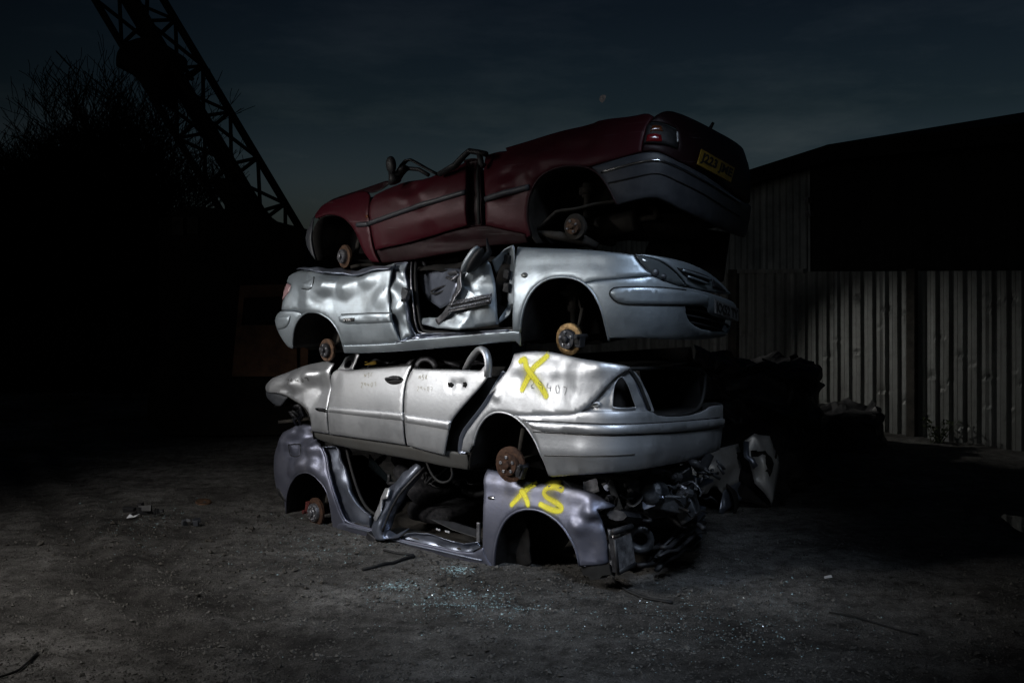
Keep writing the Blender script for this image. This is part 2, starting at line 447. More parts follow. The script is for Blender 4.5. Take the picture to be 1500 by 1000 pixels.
    def stroke(self, strokes, width, mat, name, parent=None, off=-.003, label=None):
        """paint on the surface: ribbons that carry the distance across the stroke"""
        vs, fs, ac = [], [], []
        for z, st in enumerate(strokes):
            P = densify(chaikin(self.uv(st), False, 2, 170), .012, False)
            b = len(vs)
            for i, p in enumerate(P):
                t = (P[min(i + 1, len(P) - 1)] - P[max(i - 1, 0)]).normalized(); nn = Vector((-t.y, t.x))
                en = min(i, len(P) - 1 - i) * .012
                cap = 1 - min(1, en / (width * .45)); w = width * (1 + .12 * noise.noise(Vector((p.x * 7, p.y * 7, 2))))
                for k in range(-2, 3):
                    q = p + nn * w / 2 * k / 2
                    w_ = self.loc(self.surf(q.x, q.y, off, True)); w_ = (self.on(parent, q.x, q.y, w_, .005 + .0008 * z) if parent is not None else None) or w_
                    vs.append(w_); ac.append(min(1, math.hypot(abs(k) / 2, cap)))
            for i in range(len(P) - 1):
                for k in range(4):
                    q = b + i * 5 + k; fs.append([q, q + 1, q + 6, q + 5])
        o = link(name, vs, fs, mat, parent or self.root, True)
        a = o.data.attributes.new("across", 'FLOAT', 'POINT'); a.data.foreach_set("value", ac)
        if label: o["label"] = label
        return o
    def quad_prism(self, name, pts, off0, off1, mat, parent=None, bevel=.003):
        """small block standing on the surface between two offsets"""
        q = self.uv(pts); mb = MB(); n = len(q)
        a = [self.surf(p.x, p.y, off0, True) for p in q]; b = [self.surf(p.x, p.y, off1, True) for p in q]
        mb.add(a + b, [list(range(n)), [n + i for i in range(n)][::-1]] + [[i, (i + 1) % n, n + (i + 1) % n, n + i] for i in range(n)])
        return mb.build(name, mat, parent or self.root, False, xf=self.loc, bevel=bevel)
    def shell(self, z_roof=.0, rough=.05, roofmat=None, floor=True, roof=True, roofspan=None, far=True, floorspan=None, arches=()):
        """floor pan, far side and crushed roof"""
        n = 60; W = self.W
        if floor:
            mb = MB(); fa, fb = floorspan or (self.xl + .25, self.xr - .25); xs = [fa + (fb - fa) * i / n for i in range(n + 1)]; m = 16
            vs = []; fs = []
            for i, x in enumerate(xs):
                e = min(x - self.xl, self.xr - x); y0 = .09 + .25 * max(0, 1 - e / .8) ** 2
                if any(abs(x - self.flat(px_, 500)[0]) < .47 for px_ in arches): y0 = max(y0, .56)
                for j in range(m + 1):
                    y = y0 + (W - 2 * y0) * j / m
                    z = self.bz(x) + .07 + .03 * noise.noise(Vector((x * 3, y * 3, self.seed))) + (.05 if 6 < j < 10 else 0) - (.035 if j in (3, 13) else 0)
                    vs.append((x, y, z))
            fs = [[i * (m + 1) + j, i * (m + 1) + j + 1, (i + 1) * (m + 1) + j + 1, (i + 1) * (m + 1) + j] for i in range(n) for j in range(m)]
            mb.add(vs, fs); mb.build("floor_pan", M['under'], self.root, True, .03, self.loc)
        if far:
            vs = []; m = 8
            for i in range(n + 1):
                x = self.xl + .45 + (self.xr - self.xl - .9) * i / n
                for j in range(m + 1):
                    b = self.bz(x); t = self.tz(x) - .04; v = b + .05 + (t - b - .05) * j / m
                    d = self.prof(x, v) + .02 * noise.noise(Vector((x * 4, v * 6, self.seed + 2)))
                    vs.append((x, W - d, v))
            fs = [[i * (m + 1) + j, i * (m + 1) + j + 1, (i + 1) * (m + 1) + j + 1, (i + 1) * (m + 1) + j] for i in range(n) for j in range(m)]
            link("side_panel", [self.loc(v) for v in vs], fs, roofmat or M['liner'], self.root, True, .01)
        if roof:
            a, b = roofspan or (self.xl + .5, self.xr - .6); vs = []; yr0 = .07 + self.bulge[0] * 1.35; m = 26; n2 = 70
            for i in range(n2 + 1):
                x = a + (b - a) * i / n2
                for j in range(m + 1):
                    y = yr0 + (W - 2 * yr0) * j / m
                    q = Vector((x * 2.2, y * 2.2, self.seed + 9)); z = self.tz(x) + z_roof + rough * (noise.noise(q) + .7 * abs(noise.noise(q * 2.3)) - .35)
                    z -= .05 * max(0, 1 - min(y - yr0, W - yr0 - y) / .08)
                    vs.append((x, y, z))
            fs = [[i * (m + 1) + j, i * (m + 1) + j + 1, (i + 1) * (m + 1) + j + 1, (i + 1) * (m + 1) + j] for i in range(n2) for j in range(m)]
            link("crushed_roof", [self.loc(v) for v in vs], fs, roofmat or M['liner'], self.root, True, .012)
    def liner(self, arch, depth=.42, mat=None):
        """inside of a wheel arch"""
        q = densify(chaikin(self.uv(arch), False, 1, 80), .05, False); n = len(q); vs = []; m = 6
        for j in range(m + 1):
            d = .012 + depth * j / m
            for p in q:
                v = self.surf(p.x, p.y, d); 
                v += Vector((0, 0, .012 * noise.noise(Vector((p.x * 6, d * 8, 3)))))
                vs.append(v)
        c = sum((Vector(vs[m * n + i]) for i in range(n)), Vector()) / n
        low = min(v.z for v in vs[m * n:]); vs.append(Vector((c.x, c.y, low)))
        fs = [[j * n + i, j * n + i + 1, (j + 1) * n + i + 1, (j + 1) * n + i] for j in range(m) for i in range(n - 1)]
        fs += [[m * n + i, m * n + i + 1, len(vs) - 1] for i in range(n - 1)]
        return link("arch_liner", [self.loc(v) for v in vs], fs, mat or M['liner'], self.root, True, .008)
    def hub(self, px, py, r_px, inset=.1, mat=None, hatmat=None, bolts=5, yaw=0.0, caliper=None, pitch=0.0):
        """brake disc with its hub, studs and caliper on the axle stub"""
        c = self.deep(px, py, inset); Yd = self.w0(*c).y; r = r_px / F * Yd
        ax = Vector((math.sin(R(yaw)), -math.cos(R(yaw)), math.sin(R(pitch)))).normalized()
        mat = mat or M['rust']; hatmat = hatmat or M['darksteel']
        mb = MB(); mb.lathe(c, ax, [(r * .5, -.004), (r * .62, .0), (r * .97, .0), (r, -.003), (r, -.011), (r * .9, -.013), (r * .9, -.016), (r, -.018), (r, -.025), (r * .5, -.027)], 40)
        d = mb.build("brake_disc", mat, self.root, True, xf=self.loc); sm = d.modifiers.new("es", 'EDGE_SPLIT'); sm.split_angle = R(40)
        mb = MB(); mb.lathe(c, ax, [(r * .64, -.003), (r * .62, .028), (r * .59, .033), (r * .25, .033), (r * .23, .036), (r * .22, .055), (r * .16, .06), (0.001, .06)], 32)
        a = -ax.cross(Vector((0, 0, 1))).normalized(); b = Vector((0, 0, 1)) - ax * ax.z
        h = mb.build("hub", hatmat, d, True, xf=self.loc); sm = h.modifiers.new("es", 'EDGE_SPLIT'); sm.split_angle = R(35)
        for k in range(bolts):
            an = 2 * math.pi * k / bolts + .4; p = c + (a * math.cos(an) + b * math.sin(an)) * r * .43; mb = MB()
            mb.lathe(p, ax, [(r * .1, .03), (r * .1, .042), (r * .06, .043), (0.001, .037)], 8); mb.build("wheel_stud", M['steel'], d, False, xf=self.loc)
        if caliper is not None:
            an, cm = caliper; p = c + (a * math.cos(an) + b * math.sin(an)) * r * .88; mb = MB()
            Mx = Matrix((a, b, -ax)).transposed() @ Matrix.Rotation(an, 3, 'Z')
            mb.box(p - ax * .008, (r * .42, r * .8, .06), Mx, .004); mb.box(p + ax * .006 - Mx @ Vector((r * .08, 0, 0)), (r * .3, r * .45, .05), Mx, .004)
            mb.lathe(p + Mx @ Vector((0, r * .3, 0)), ax, [(.02, -.08), (.02, .06), (.001, .06)], 10)
            mb.build("caliper", cm, d, False, xf=self.loc, bevel=.008)
        mb = MB(); mb.tube([c - ax * .02, c - ax * .42], [r * .3, r * .2], 12); mb.tube([c - ax * .12, c - ax * .16 + Vector((.02, 0, r * 1.9))], [.022, .022], 10)
        mb.build("axle_stub", M['under'], self.root, True, xf=self.loc)
        return d
    def plate_text(self, text, quad, mat, lmat, parent=None, off=-.02, name="number_plate", sx=.92, sy=.72):
        """a flat plate on four pixel corners (tl, tr, br, bl) with raised lettering"""
        q = [self.surf(*self.uv([p])[0], off, True) for p in quad]
        o0 = q[3]; ux = q[2] - q[3]; uy = q[0] - q[3]; n = ux.cross(uy).normalized()
        if n.y > 0 and abs(n.y) > .2: n = -n
        if n.x < 0 and abs(n.x) > abs(n.y): n = -n
        mb = MB(); mb.prism([o0, o0 + ux, o0 + ux + uy, o0 + uy], -n * .012)
        p = mb.build(name, mat, parent or self.root, False, xf=self.loc, bevel=.003)
        me = text_mesh(text); xs = [v.co.x for v in me.vertices]; ys = [v.co.y for v in me.vertices]
        w, h = max(xs) - min(xs), max(ys) - min(ys); vs = []
        for v in me.vertices:
            a = (v.co.x - min(xs)) / w * sx + (1 - sx) / 2; b = (v.co.y - min(ys)) / h * sy + (1 - sy) / 2
            vs.append(self.loc(o0 + ux * a + uy * b + n * (.0015 + .0015 * (v.co.z > 0))))
        link("plate_lettering", vs, [list(f.vertices) for f in me.polygons], lmat, p, False)
        return p
def text_mesh(t, ext=.02, sp=1.0):
    cu = bpy.data.curves.new("lettering", 'FONT'); cu.body = t; cu.extrude = ext; cu.space_character = sp; cu.resolution_u = 4; cu.offset = .03
    o = bpy.data.objects.new("lettering", cu); col.objects.link(o); bpy.context.view_layer.update()
    me = bpy.data.meshes.new_from_object(o.evaluated_get(bpy.context.evaluated_depsgraph_get()))
    bpy.data.objects.remove(o); return me
def crumple(name, c, size, mat, parent=None, amp=.12, seed=1, rz=0.0, n=18, tilt=(0, 0), freq=3.0):
    """a crushed lump of sheet metal: a box folded by ridged noise"""
    bm = bmesh.new(); bmesh.ops.create_cube(bm, size=1.0); bmesh.ops.subdivide_edges(bm, edges=bm.edges[:], cuts=n, use_grid_fill=True)
    Rm = Matrix.Rotation(rz, 3, 'Z') @ Matrix.Rotation(tilt[0], 3, 'X') @ Matrix.Rotation(tilt[1], 3, 'Y')
    for v in bm.verts:
        p = Vector((v.co.x * size[0], v.co.y * size[1], v.co.z * size[2])); q = p * freq + Vector((seed * 7.3, seed, 0))
        d = Vector((noise.noise(q), noise.noise(q + Vector((31, 0, 0))), noise.noise(q + Vector((0, 47, 0)))))
        r = abs(noise.noise(q * 1.9)) - .25
        p += d * amp * 1.2 + p.normalized() * r * amp; v.co = Vector(c) + Rm @ p
    me = bpy.data.meshes.new(name); bm.to_mesh(me); bm.free(); me.materials.append(mat)
    o = bpy.data.objects.new(name, me); col.objects.link(o)
    if parent is not None: o.parent = parent
    return o
def poly3(car, name, k, tri, mat, parent=None, solid=.012, sub=3, amp=.012, seed=0, smooth=True):
    """crumpled sheet through pixel points with depths, subdivided and buckled"""
    P = [car.deep(*Z(k, (x, y))[0], d) for x, y, d in tri[0]]
    bm = bmesh.new(); V = [bm.verts.new(car.loc(p)) for p in P]
    for f in tri[1]: bm.faces.new([V[i] for i in f])
    bmesh.ops.triangulate(bm, faces=bm.faces[:]); bmesh.ops.subdivide_edges(bm, edges=bm.edges[:], cuts=sub, use_grid_fill=True, smooth=.25)
    bm.normal_update()
    for v in bm.verts:
        q = v.co * 5 + Vector((seed, 0, 0)); v.co += v.normal * (amp * noise.noise(q) + amp * .8 * abs(noise.noise(q * 1.7)))
    me = bpy.data.meshes.new(name); bm.to_mesh(me); bm.free(); me.materials.append(mat)
    if smooth: me.polygons.foreach_set("use_smooth", [True] * len(me.polygons))
    o = bpy.data.objects.new(name, me); col.objects.link(o); o.parent = parent or car.root
    m = o.modifiers.new("solid", 'SOLIDIFY'); m.thickness = solid; m.offset = 0
    return o
# ================================================================== bottom car: violet-grey, doors and front end stripped
A = Car("crushed_car", "violet grey doorless car at the bottom of the stack, yellow XS on its wing", 40, 8.13, 1.75, 399, 1045, .55, .5, 3, 4,
        [(459, 643), (800, 705)], [(500, 780), (722, 836)], (.08, .08), 1)
A.dents += [('n', .010, 2.2)]
A.dent_at(Z(7, (270, 130)), .16, .06, .05); A.dent_at(Z(7, (200, 100)), .12, .05, .03)
A.crease(Z(7, (140, 145), (250, 150), (330, 190), (395, 180)), .05, -.03); A.crease(Z(7, (250, 150), (330, 100)), .05, .035)
A.crease(Z(7, (205, 320), (260, 285), (330, 300), (385, 355)), .045, -.022)
A.dent_at(Z(8, (560, 390)), .13, .05, .05); A.crease(Z(8, (500, 410), (560, 365), (610, 360)), .05, -.03); A.dent_at(Z(8, (560, 520)), .1, .12, .03)
A.crease(Z(8, (70, 205), (200, 222), (400, 240), (560, 290), (650, 330)), .04, -.012)
A.facet(Z(7, (250, 120)), .34, .2, .022, 4.5); A.facet(Z(8, (560, 430)), .26, .32, .014, 3.4)
archA_r = Z(7, (160, 590), (158, 540), (163, 480), (178, 425), (205, 375), (245, 345), (285, 338), (325, 350), (365, 385), (398, 430), (420, 480), (434, 560), (442, 640), (452, 690))
q = A.panel("rear_wing", Z(7, (150, 95), (200, 62), (260, 45), (330, 60), (345, 140), (390, 172), (402, 260), (428, 380), (460, 500), (492, 600), (525, 655), (520, 715)) + archA_r[::-1] + Z(7, (150, 515), (125, 485), (97, 420), (86, 320), (95, 210), (130, 135)), M['grey'], ch=1)
A.panel("fuel_flap", Z(7, (187, 170), (240, 164), (258, 180), (252, 225), (240, 245), (190, 238), (184, 220)), M['grey'], off=-.004, lip=.012)
A.strip("flap_seam", Z(7, (188, 170), (242, 164), (258, 180), (252, 226), (240, 245), (190, 238), (184, 220), (188, 172)), .010, M['rubber'], off=0, on=q, sit=.004)
A.strip("wheel_arch_lip", archA_r, .016, M['grey'], off=.006)
A.liner(archA_r, .4)
A.panel("rear_bumper_vent", Z(7, (105, 430), (125, 445), (155, 500), (158, 520), (125, 492), (108, 462)), M['plastic'], off=-.006)
A.panel("door_jamb", Z(7, (392, 178), (495, 178), (515, 260), (545, 350), (585, 470), (640, 570), (695, 605), (690, 690), (525, 655), (490, 590), (455, 480), (425, 380), (405, 270)), M['jamb'], off=.07, lip=-.05, rough=.03)
A.strip("door_seal", Z(7, (500, 185), (525, 300), (560, 420), (600, 530), (650, 590), (710, 615)), .03, M['rubber'], off=.06)
A.strip("door_seal", Z(7, (395, 185), (408, 275), (432, 390), (465, 500), (500, 605), (530, 650), (690, 690)), .02, M['grey'], off=.01)
A.panel("sill", Z(7, (500, 645), (530, 652), (700, 690), (830, 742), (1000, 775), (1290, 838), (1360, 800), (1372, 845), (1440, 945), (1300, 915), (1080, 855), (840, 790), (650, 735), (470, 700), (470, 660)), M['grey'], off=-.01, lip=.012)
A.panel("sill_step", Z(7, (925, 700), (1080, 715), (1240, 775), (1340, 760), (1365, 790), (1290, 832), (1130, 800), (960, 755), (880, 735)), M['jamb'], off=.06, lip=-.03, rough=.02)
A.strip("sill_trim", Z(7, (540, 668), (700, 702), (840, 756), (1100, 815), (1290, 858), (1366, 876)), .018, M['jamb'], off=-.014)
# torn B-pillar leaning out of the opening
PL = [(960, 285, .16), (880, 350, .12), (815, 420, .1), (770, 500, .08), (730, 580, .06), (695, 670, .04), (700, 735, .0)]
PM = [(985, 300, .10), (902, 385, .02), (838, 455, -.02), (795, 525, -.03), (758, 605, -.04), (730, 690, -.06), (760, 755, -.05)]
PR = [(1005, 330, .2), (940, 415, .12), (892, 485, .1), (850, 560, .1), (812, 640, .08), (792, 700, .04), (805, 740, .0)]
HOLD = [(PL + PM + PR), [(i, i + 1, i + 8, i + 7) for i in range(6)] + [(7 + i, 8 + i, 15 + i, 14 + i) for i in range(6)]]
HOLD2 = [[(775, 440, .02), (800, 435, .0), (785, 500, -.05), (752, 505, -.02), (735, 590, -.05), (712, 640, -.04), (700, 620, .0), (745, 490, .02)], [(0, 1, 2, 3, 7), (7, 3, 4, 5, 6)]]
pil = poly3(A, "door_pillar", 7, HOLD, M['jamb'], amp=.03, seed=3, sub=4); poly3(A, "pillar_plate", 7, HOLD2, M['silver'], parent=pil, amp=.015, seed=8, sub=3)
mb = MB(); mb.tube(chaikin([A.deep(*Z(7, (x + 22, y + 10))[0], d - .01) for x, y, d in PM[:6]], False, 2, 170), .012, 6); mb.build("pillar_trim", M['plastic'], pil, True, xf=A.loc)
mb = MB(); mb.box(A.deep(*Z(7, (690, 740))[0], -.05), (.12, .05, .07), Matrix.Rotation(.4, 3, 'Y')); mb.box(A.deep(*Z(7, (725, 730))[0], -.02), (.08, .06, .05)); mb.build("hinge", M['darksteel'], pil, False, xf=A.loc, bevel=.008)
mb = MB()
vs = [A.deep(*Z(7, p)[0], d) for p, d in (((745, 665), .02), ((840, 720), .05), ((915, 680), .12), ((850, 735), .0), ((790, 745), -.03), ((740, 735), -.03))]
mb.add(vs, [[0, 1, 4, 5], [1, 2, 3, 4]]); mb.build("torn_metal", M['jamb'], A.root, False, .008, A.loc)
# front wing
archA_f = Z(8, (108, 632), (106, 560), (112, 500), (125, 450), (150, 397), (185, 362), (225, 342), (270, 335), (320, 342), (370, 365), (415, 402), (450, 450), (478, 505), (494, 555), (506, 602))
w_ = A.panel("front_wing", Z(8, (75, 150), (140, 165), (220, 203), (300, 212), (400, 224), (480, 236), (560, 256), (630, 290), (680, 325), (640, 330), (592, 338), (610, 385), (630, 450), (642, 520), (645, 588), (600, 600)) + archA_f[::-1] + Z(8, (90, 622), (55, 600), (52, 500), (56, 400), (60, 260), (62, 180)), M['grey'])
A.strip("wheel_arch_lip", archA_f, .022, M['grey'], off=.004)
A.liner(archA_f[:9] + Z(8, (360, 372), (390, 400)), .45)
A.panel("arch_shield", Z(8, (112, 640), (110, 560), (120, 480), (150, 410), (200, 365), (250, 380), (275, 480), (283, 590), (240, 620), (160, 632)), M['liner'], off=.16, rough=.02)
A.stroke([Z(8, (318, 214), (285, 225), (235, 268), (205, 300), (180, 326)), Z(8, (232, 238), (248, 262), (262, 292), (270, 318), (284, 318))], .062, M['spray'], "sprayed_letter", w_, label="yellow sprayed letter X on the grey wing")
A.stroke([Z(8, (300, 220), (235, 268), (190, 318)), Z(8, (236, 245), (262, 292), (280, 318)), Z(8, (425, 240), (362, 234), (348, 270), (418, 315), (410, 346), (330, 312))], .13, M['mist'], "overspray", w_, off=-.002)
A.stroke([Z(8, (442, 254), (425, 240), (398, 229), (362, 234), (342, 255), (352, 278), (385, 296), (418, 315), (430, 336), (410, 346), (375, 337), (342, 320), (314, 306))], .06, M['spray'], "sprayed_letter", w_, label="yellow sprayed letter S on the grey wing")
A.panel("side_badge", Z(8, (74, 278), (92, 272), (110, 280), (110, 292), (92, 296), (76, 290)), M['chrome'], off=-.006)
A.hub(*Z(7, (338, 583))[0], 21, .05, M['rustdark'], M['steel'], 10, yaw=-8, caliper=(2.9, M['caliper']))
# stripped front end
rad = empty("radiator", (0, 0, 0)); rad.parent = A.root
c0, c1, c2, c3 = [A.deep(*Z(8, p)[0], d) for p, d in (((672, 478), .03), ((742, 446), .24), ((765, 590), .24), ((688, 632), .03))]
mb = MB(); nn_ = (c1 - c0).cross(c3 - c0).normalized() * .05
mb.prism([c0, c1, c2, c3], nn_)
core = mb.build("radiator_core", M['darksteel'], rad, False, xf=A.loc)
mb = MB()
for k in range(11):
    t = (k + .5) / 11; mb.tube([c0.lerp(c1, t) - nn_ * .16, c3.lerp(c2, t) - nn_ * .16], .0075, 5)
mb.build("radiator_fins", M['steel'], rad, False, xf=A.loc)
mb = MB(); mb.tube([c0 + Vector((-.02, 0, .05)), c1 + Vector((.02, 0, .05))], .024, 10); mb.tube([c3, c2], .022, 10); mb.tube([c0, c3], .014, 8)
mb.build("radiator_tank", M['plastic'], rad, True, xf=A.loc)
mb = MB(); mb.lathe(A.deep(*Z(8, (692, 458))[0], .15), (-.6, -.8, 0), [(.028, 0), (.032, .05), (.018, .052), (.017, .02), (.001, .02)], 14); mb.build("filler_neck", M['letter_w'], rad, True, xf=A.loc)
mb = MB()
for p, d, r in (((646, 430), .06, .02), ((650, 500), .06, .022), ((656, 575), .06, .02)): mb.tube([A.deep(*Z(8, p)[0], d), A.deep(*Z(8, (p[0] + 10, p[1] + 70))[0], d + .02)], r, 8, .5)
mb.build("mounting_bracket", M['engine'], rad, True, xf=A.loc)
mb = MB(); P_ = [A.deep(*Z(8, p)[0], d) for p, d in (((515, 622), .02), ((560, 612), .03), ((640, 612), .05), ((660, 640), .12))]; mb.prism([A.deep(*Z(8, p)[0], .04) for p in ((512, 606), (580, 603), (645, 596), (655, 640), (612, 648), (600, 662), (560, 668), (548, 650), (522, 645))], (.02, .07, 0)); mb.build("bumper_mount", M['rubber'], A.root, False, xf=A.loc)
mb = MB(); Ls = [A.deep(*Z(8, p)[0], d) for p, d in (((680, 365), .15), ((720, 370), .35), ((840, 385), .8), ((960, 405), 1.25), ((1045, 412), 1.55))]
mb.tube(Ls, [.08, .1, .11, .1, .09], 8, .5); mb.build("crash_beam", M['darksteel'], A.root, False, xf=A.loc)
mb = MB(); mb.box(A.deep(*Z(8, (1060, 405))[0], 1.5), (.06, .12, .3), Matrix.Rotation(.15, 3, 'Y')); mb.build("beam_bracket", M['jamb'], A.root, False, xf=A.loc, bevel=.01)
mb = MB(); mb.lathe(A.deep(*Z(8, (790, 478))[0], .5), (.5, -.85, 0), [(.06, -.14), (.07, 0), (.11, 0), (.11, .02), (.06, .02), (.055, -.1)], 24); mb.build("pipe_flange", M['engine'], A.root, True, xf=A.loc)
rn = random.Random(5)
mb = MB()
for k in range(16):
    p = A.deep(*Z(8, (rn.uniform(480, 1040), rn.uniform(205, 330)))[0], rn.uniform(.55, 1.4)); mb.box(p, (rn.uniform(.08, .3), rn.uniform(.08, .25), rn.uniform(.06, .26)), Matrix.Rotation(rn.uniform(-.6, .6), 3, 'Y') @ Matrix.Rotation(rn.uniform(-.6, .6), 3, 'Z'), .03)
for k in range(7):
    p = A.deep(*Z(8, (rn.uniform(620, 980), rn.uniform(200, 300)))[0], rn.uniform(.5, 1.2)); mb.lathe(p, (rn.uniform(-1, 1), rn.uniform(-1, 0), rn.uniform(-.5, .5)), [(.001, -.1), (.09, -.1), (.1, -.06), (.1, .06), (.06, .09), (.001, .09)], 14)
mb.build("engine_block", M['engine'], A.root, False, xf=A.loc, bevel=.01)
mb = MB()
for k in range(34):
    x, y = rn.uniform(500, 1040), rn.uniform(190, 380); d = rn.uniform(.45, 1.3); P_ = []
    for j in range(6): P_.append(A.deep(*Z(8, (x, y))[0], d)); x += rn.uniform(-50, 60); y += rn.uniform(-35, 45); d += rn.uniform(-.1, .1)
    mb.tube(chaikin(P_, False, 2, 170), rn.choice([.007, .01, .014, .022]), 6)
mb.build("wiring_loom", M['plastic'], A.root, True, xf=A.loc)
for mt_, nm_, cnt_ in (('engine', "engine_bracket", 30), ('steel', "engine_bracket", 9), ('jamb', "engine_bracket", 8), ('plastic', "broken_trim", 16)):
    for k in range(cnt_):
        mb = MB()
        x, y = rn.uniform(520, 1040), rn.uniform(185, 345); d = rn.uniform(.42, .95); p = A.deep(*Z(8, (x, y))[0], d)
        q = Matrix.Rotation(rn.uniform(-1.2, 1.2), 3, 'Y') @ Matrix.Rotation(rn.uniform(-.8, .8), 3, 'Z') @ Matrix.Rotation(rn.uniform(-.8, .8), 3, 'X')
        if k % 3 == 0: mb.box(p, (rn.uniform(.05, .16), rn.uniform(.006, .02), rn.uniform(.04, .13)), q, .012)
        elif k % 3 == 1: mb.lathe(p, q @ Vector((0, -1, 0)), [(.001, .03), (.018, .03), (.02, .01), (.034, .01), (.034, -.03), (.02, -.05)], 10)
        else:
            L2 = [p]
            for j in range(4): L2.append(L2[-1] + Vector((rn.uniform(-.09, .11), rn.uniform(-.05, .05), rn.uniform(-.08, .06))))
            mb.tube(chaikin(L2, False, 1, 170), rn.choice([.009, .014, .02]), 6, rn.choice([1, .4]))
        mb.build(nm_, M[mt_], A.root, False, xf=A.loc)
mb = MB()
for pp in (((840, 178), (905, 165), (945, 190), (930, 240), (860, 235)), ((910, 300), (945, 290), (958, 320), (935, 358), (905, 352)), ((730, 205), (800, 190), (810, 300), (740, 320))):
    d = rn.uniform(.6, .9); vv = [A.deep(*Z(8, p)[0], d) for p in pp]; mb.prism(vv, (0, .06, 0))
mb.build("strut_tower", M['engine'], A.root, False, xf=A.loc, bevel=.015)
mb = MB(); P_ = [A.deep(*Z(8, p)[0], d) for p, d in (((845, 140), .9), ((940, 160), 1.05), ((1040, 200), 1.25), ((1100, 207), 1.4))]
for i in range(3):
    a, b = P_[i], P_[i + 1]; h0, h1 = [(.07, .09, .09, .02)[k] for k in (i, i + 1)]
    mb.prism([a, b, b - Vector((0, 0, h1)), a - Vector((0, 0, h0))], (0, .12, 0))
mb.build("wing_rail", M['jamb'], A.root, False, xf=A.loc)
mb = MB()
for k in range(9):
    x0, y0, d0 = rn.uniform(790, 900), rn.uniform(500, 620), rn.uniform(.3, .8)
    P_ = [A.deep(*Z(8, (x0 + j * 40 + rn.uniform(-12, 12), y0 - j * 28 + rn.uniform(-18, 18)))[0], d0 + j * .14) for j in range(6)]
    for p in P_: p.z = max(p.z, .04)
    mb.tube(P_, rn.choice([.012, .02, .03]), 6, .6)
mb.build("broken_undertray", M['plastic'], A.root, True, xf=A.loc)
A.shell(0, .05, M['liner'], arches=(455, 792), roofspan=(A.xl + .65, A.flat(700, 700)[0]))
# seats and cabin clutter
for nm, sp in (("car_seat", ((1120, 560, .75), (.55, .5, .3))), ("car_seat", ((700, 470, .8), (.5, .55, .25)))):
    pass
def seat(car, k, px, py, d, tilt, sc_=1.0):
    c = car.deep(*Z(k, (px, py))[0], d); e = empty("car_seat", car.loc(c)); e.parent = car.root
    for nm, size, off, rt in (("cushion", (.52, .5, .16), (0, 0, 0), 0), ("backrest", (.16, .48, .5), (-.24, 0, .22), tilt), ("headrest", (.1, .26, .16), (-.33 - .2 * tilt, 0, .4), tilt)):
        bm = bmesh.new(); bmesh.ops.create_cube(bm, size=1); bmesh.ops.subdivide_edges(bm, edges=bm.edges[:], cuts=5, use_grid_fill=True)
        Mr = Matrix.Rotation(-rt, 3, 'Y')
        for v in bm.verts:
            p = v.co.copy(); m_ = max(abs(p.x), abs(p.y), abs(p.z)); s = p.normalized() * .62; p = p.lerp(s, .45)
            p = Vector((p.x * size[0], p.y * size[1], p.z * size[2])) * sc_; v.co = Mr @ p + Vector(off) * sc_ + Vector((0, 0, .012 * noise.noise(p * 7)))
        me = bpy.data.meshes.new(nm); bm.to_mesh(me); bm.free(); me.materials.append(M['fabric'])
        for f in me.polygons: f.use_smooth = True
        o = bpy.data.objects.new(nm, me); col.objects.link(o); o.parent = e
    return e
seat(A, 7, 1130, 570, .55, .9); seat(A, 7, 690, 480, .7, 1.1, .9)
mb = MB()
mb.prism([A.deep(*Z(7, p)[0], d) for p, d in (((670, 230), .3), ((700, 270), .3), ((820, 405), .35), ((800, 420), .4), ((665, 300), .42))], (0, .01, 0)); mb.build("broken_window", M['glass'], A.root, False, xf=A.loc)
mb = MB()
mb.prism([A.deep(*Z(7, p)[0], d) for p, d in (((1030, 620), .12), ((1180, 640), .18), ((1340, 690), .2), ((1340, 745), .12), ((1170, 690), .1))], (0, .03, -.01)); mb.build("kick_panel", M['plastic'], A.root, False, xf=A.loc, bevel=.01)
mb = MB()
for k in range(16):
    x, y, d = rn.uniform(720, 1340), rn.uniform(240, 480), rn.uniform(.3, 1.0); P_ = []
    for j in range(6): P_.append(A.deep(*Z(7, (x, y))[0], d)); x += rn.uniform(-70, 90); y += rn.uniform(-40, 70)
    mb = MB(); mb.tube(chaikin(P_, False, 2, 170), rn.choice([.008, .012, .02, .03]), 6); mb.build("cabin_wire", M['plastic'], A.root, True, xf=A.loc)
for x, y in ((1085, 686), (1098, 690), (1140, 699), (1155, 703)):
    mb = MB(); mb.box(A.deep(*Z(7, (x, y))[0], .08), (.018, .01, .014)); mb.build("sill_clip", M['letter_w'], A.root, False, xf=A.loc)
mb = MB(); mb.box(A.deep(*Z(7, (1338, 705))[0], .06), (.035, .02, .16)); mb.build("door_hinge", M['steel'], A.root, False, xf=A.loc, bevel=.005)
mb = MB(); mb.tube(chaikin([A.deep(*Z(7, p)[0], .02) for p in ((1010, 200), (1020, 280), (1060, 370), (1120, 410), (1180, 380), (1175, 300), (1140, 235))], False, 2, 170), .012, 7); mb.build("hanging_hose", M['rubber'], A.root, True, xf=A.loc)
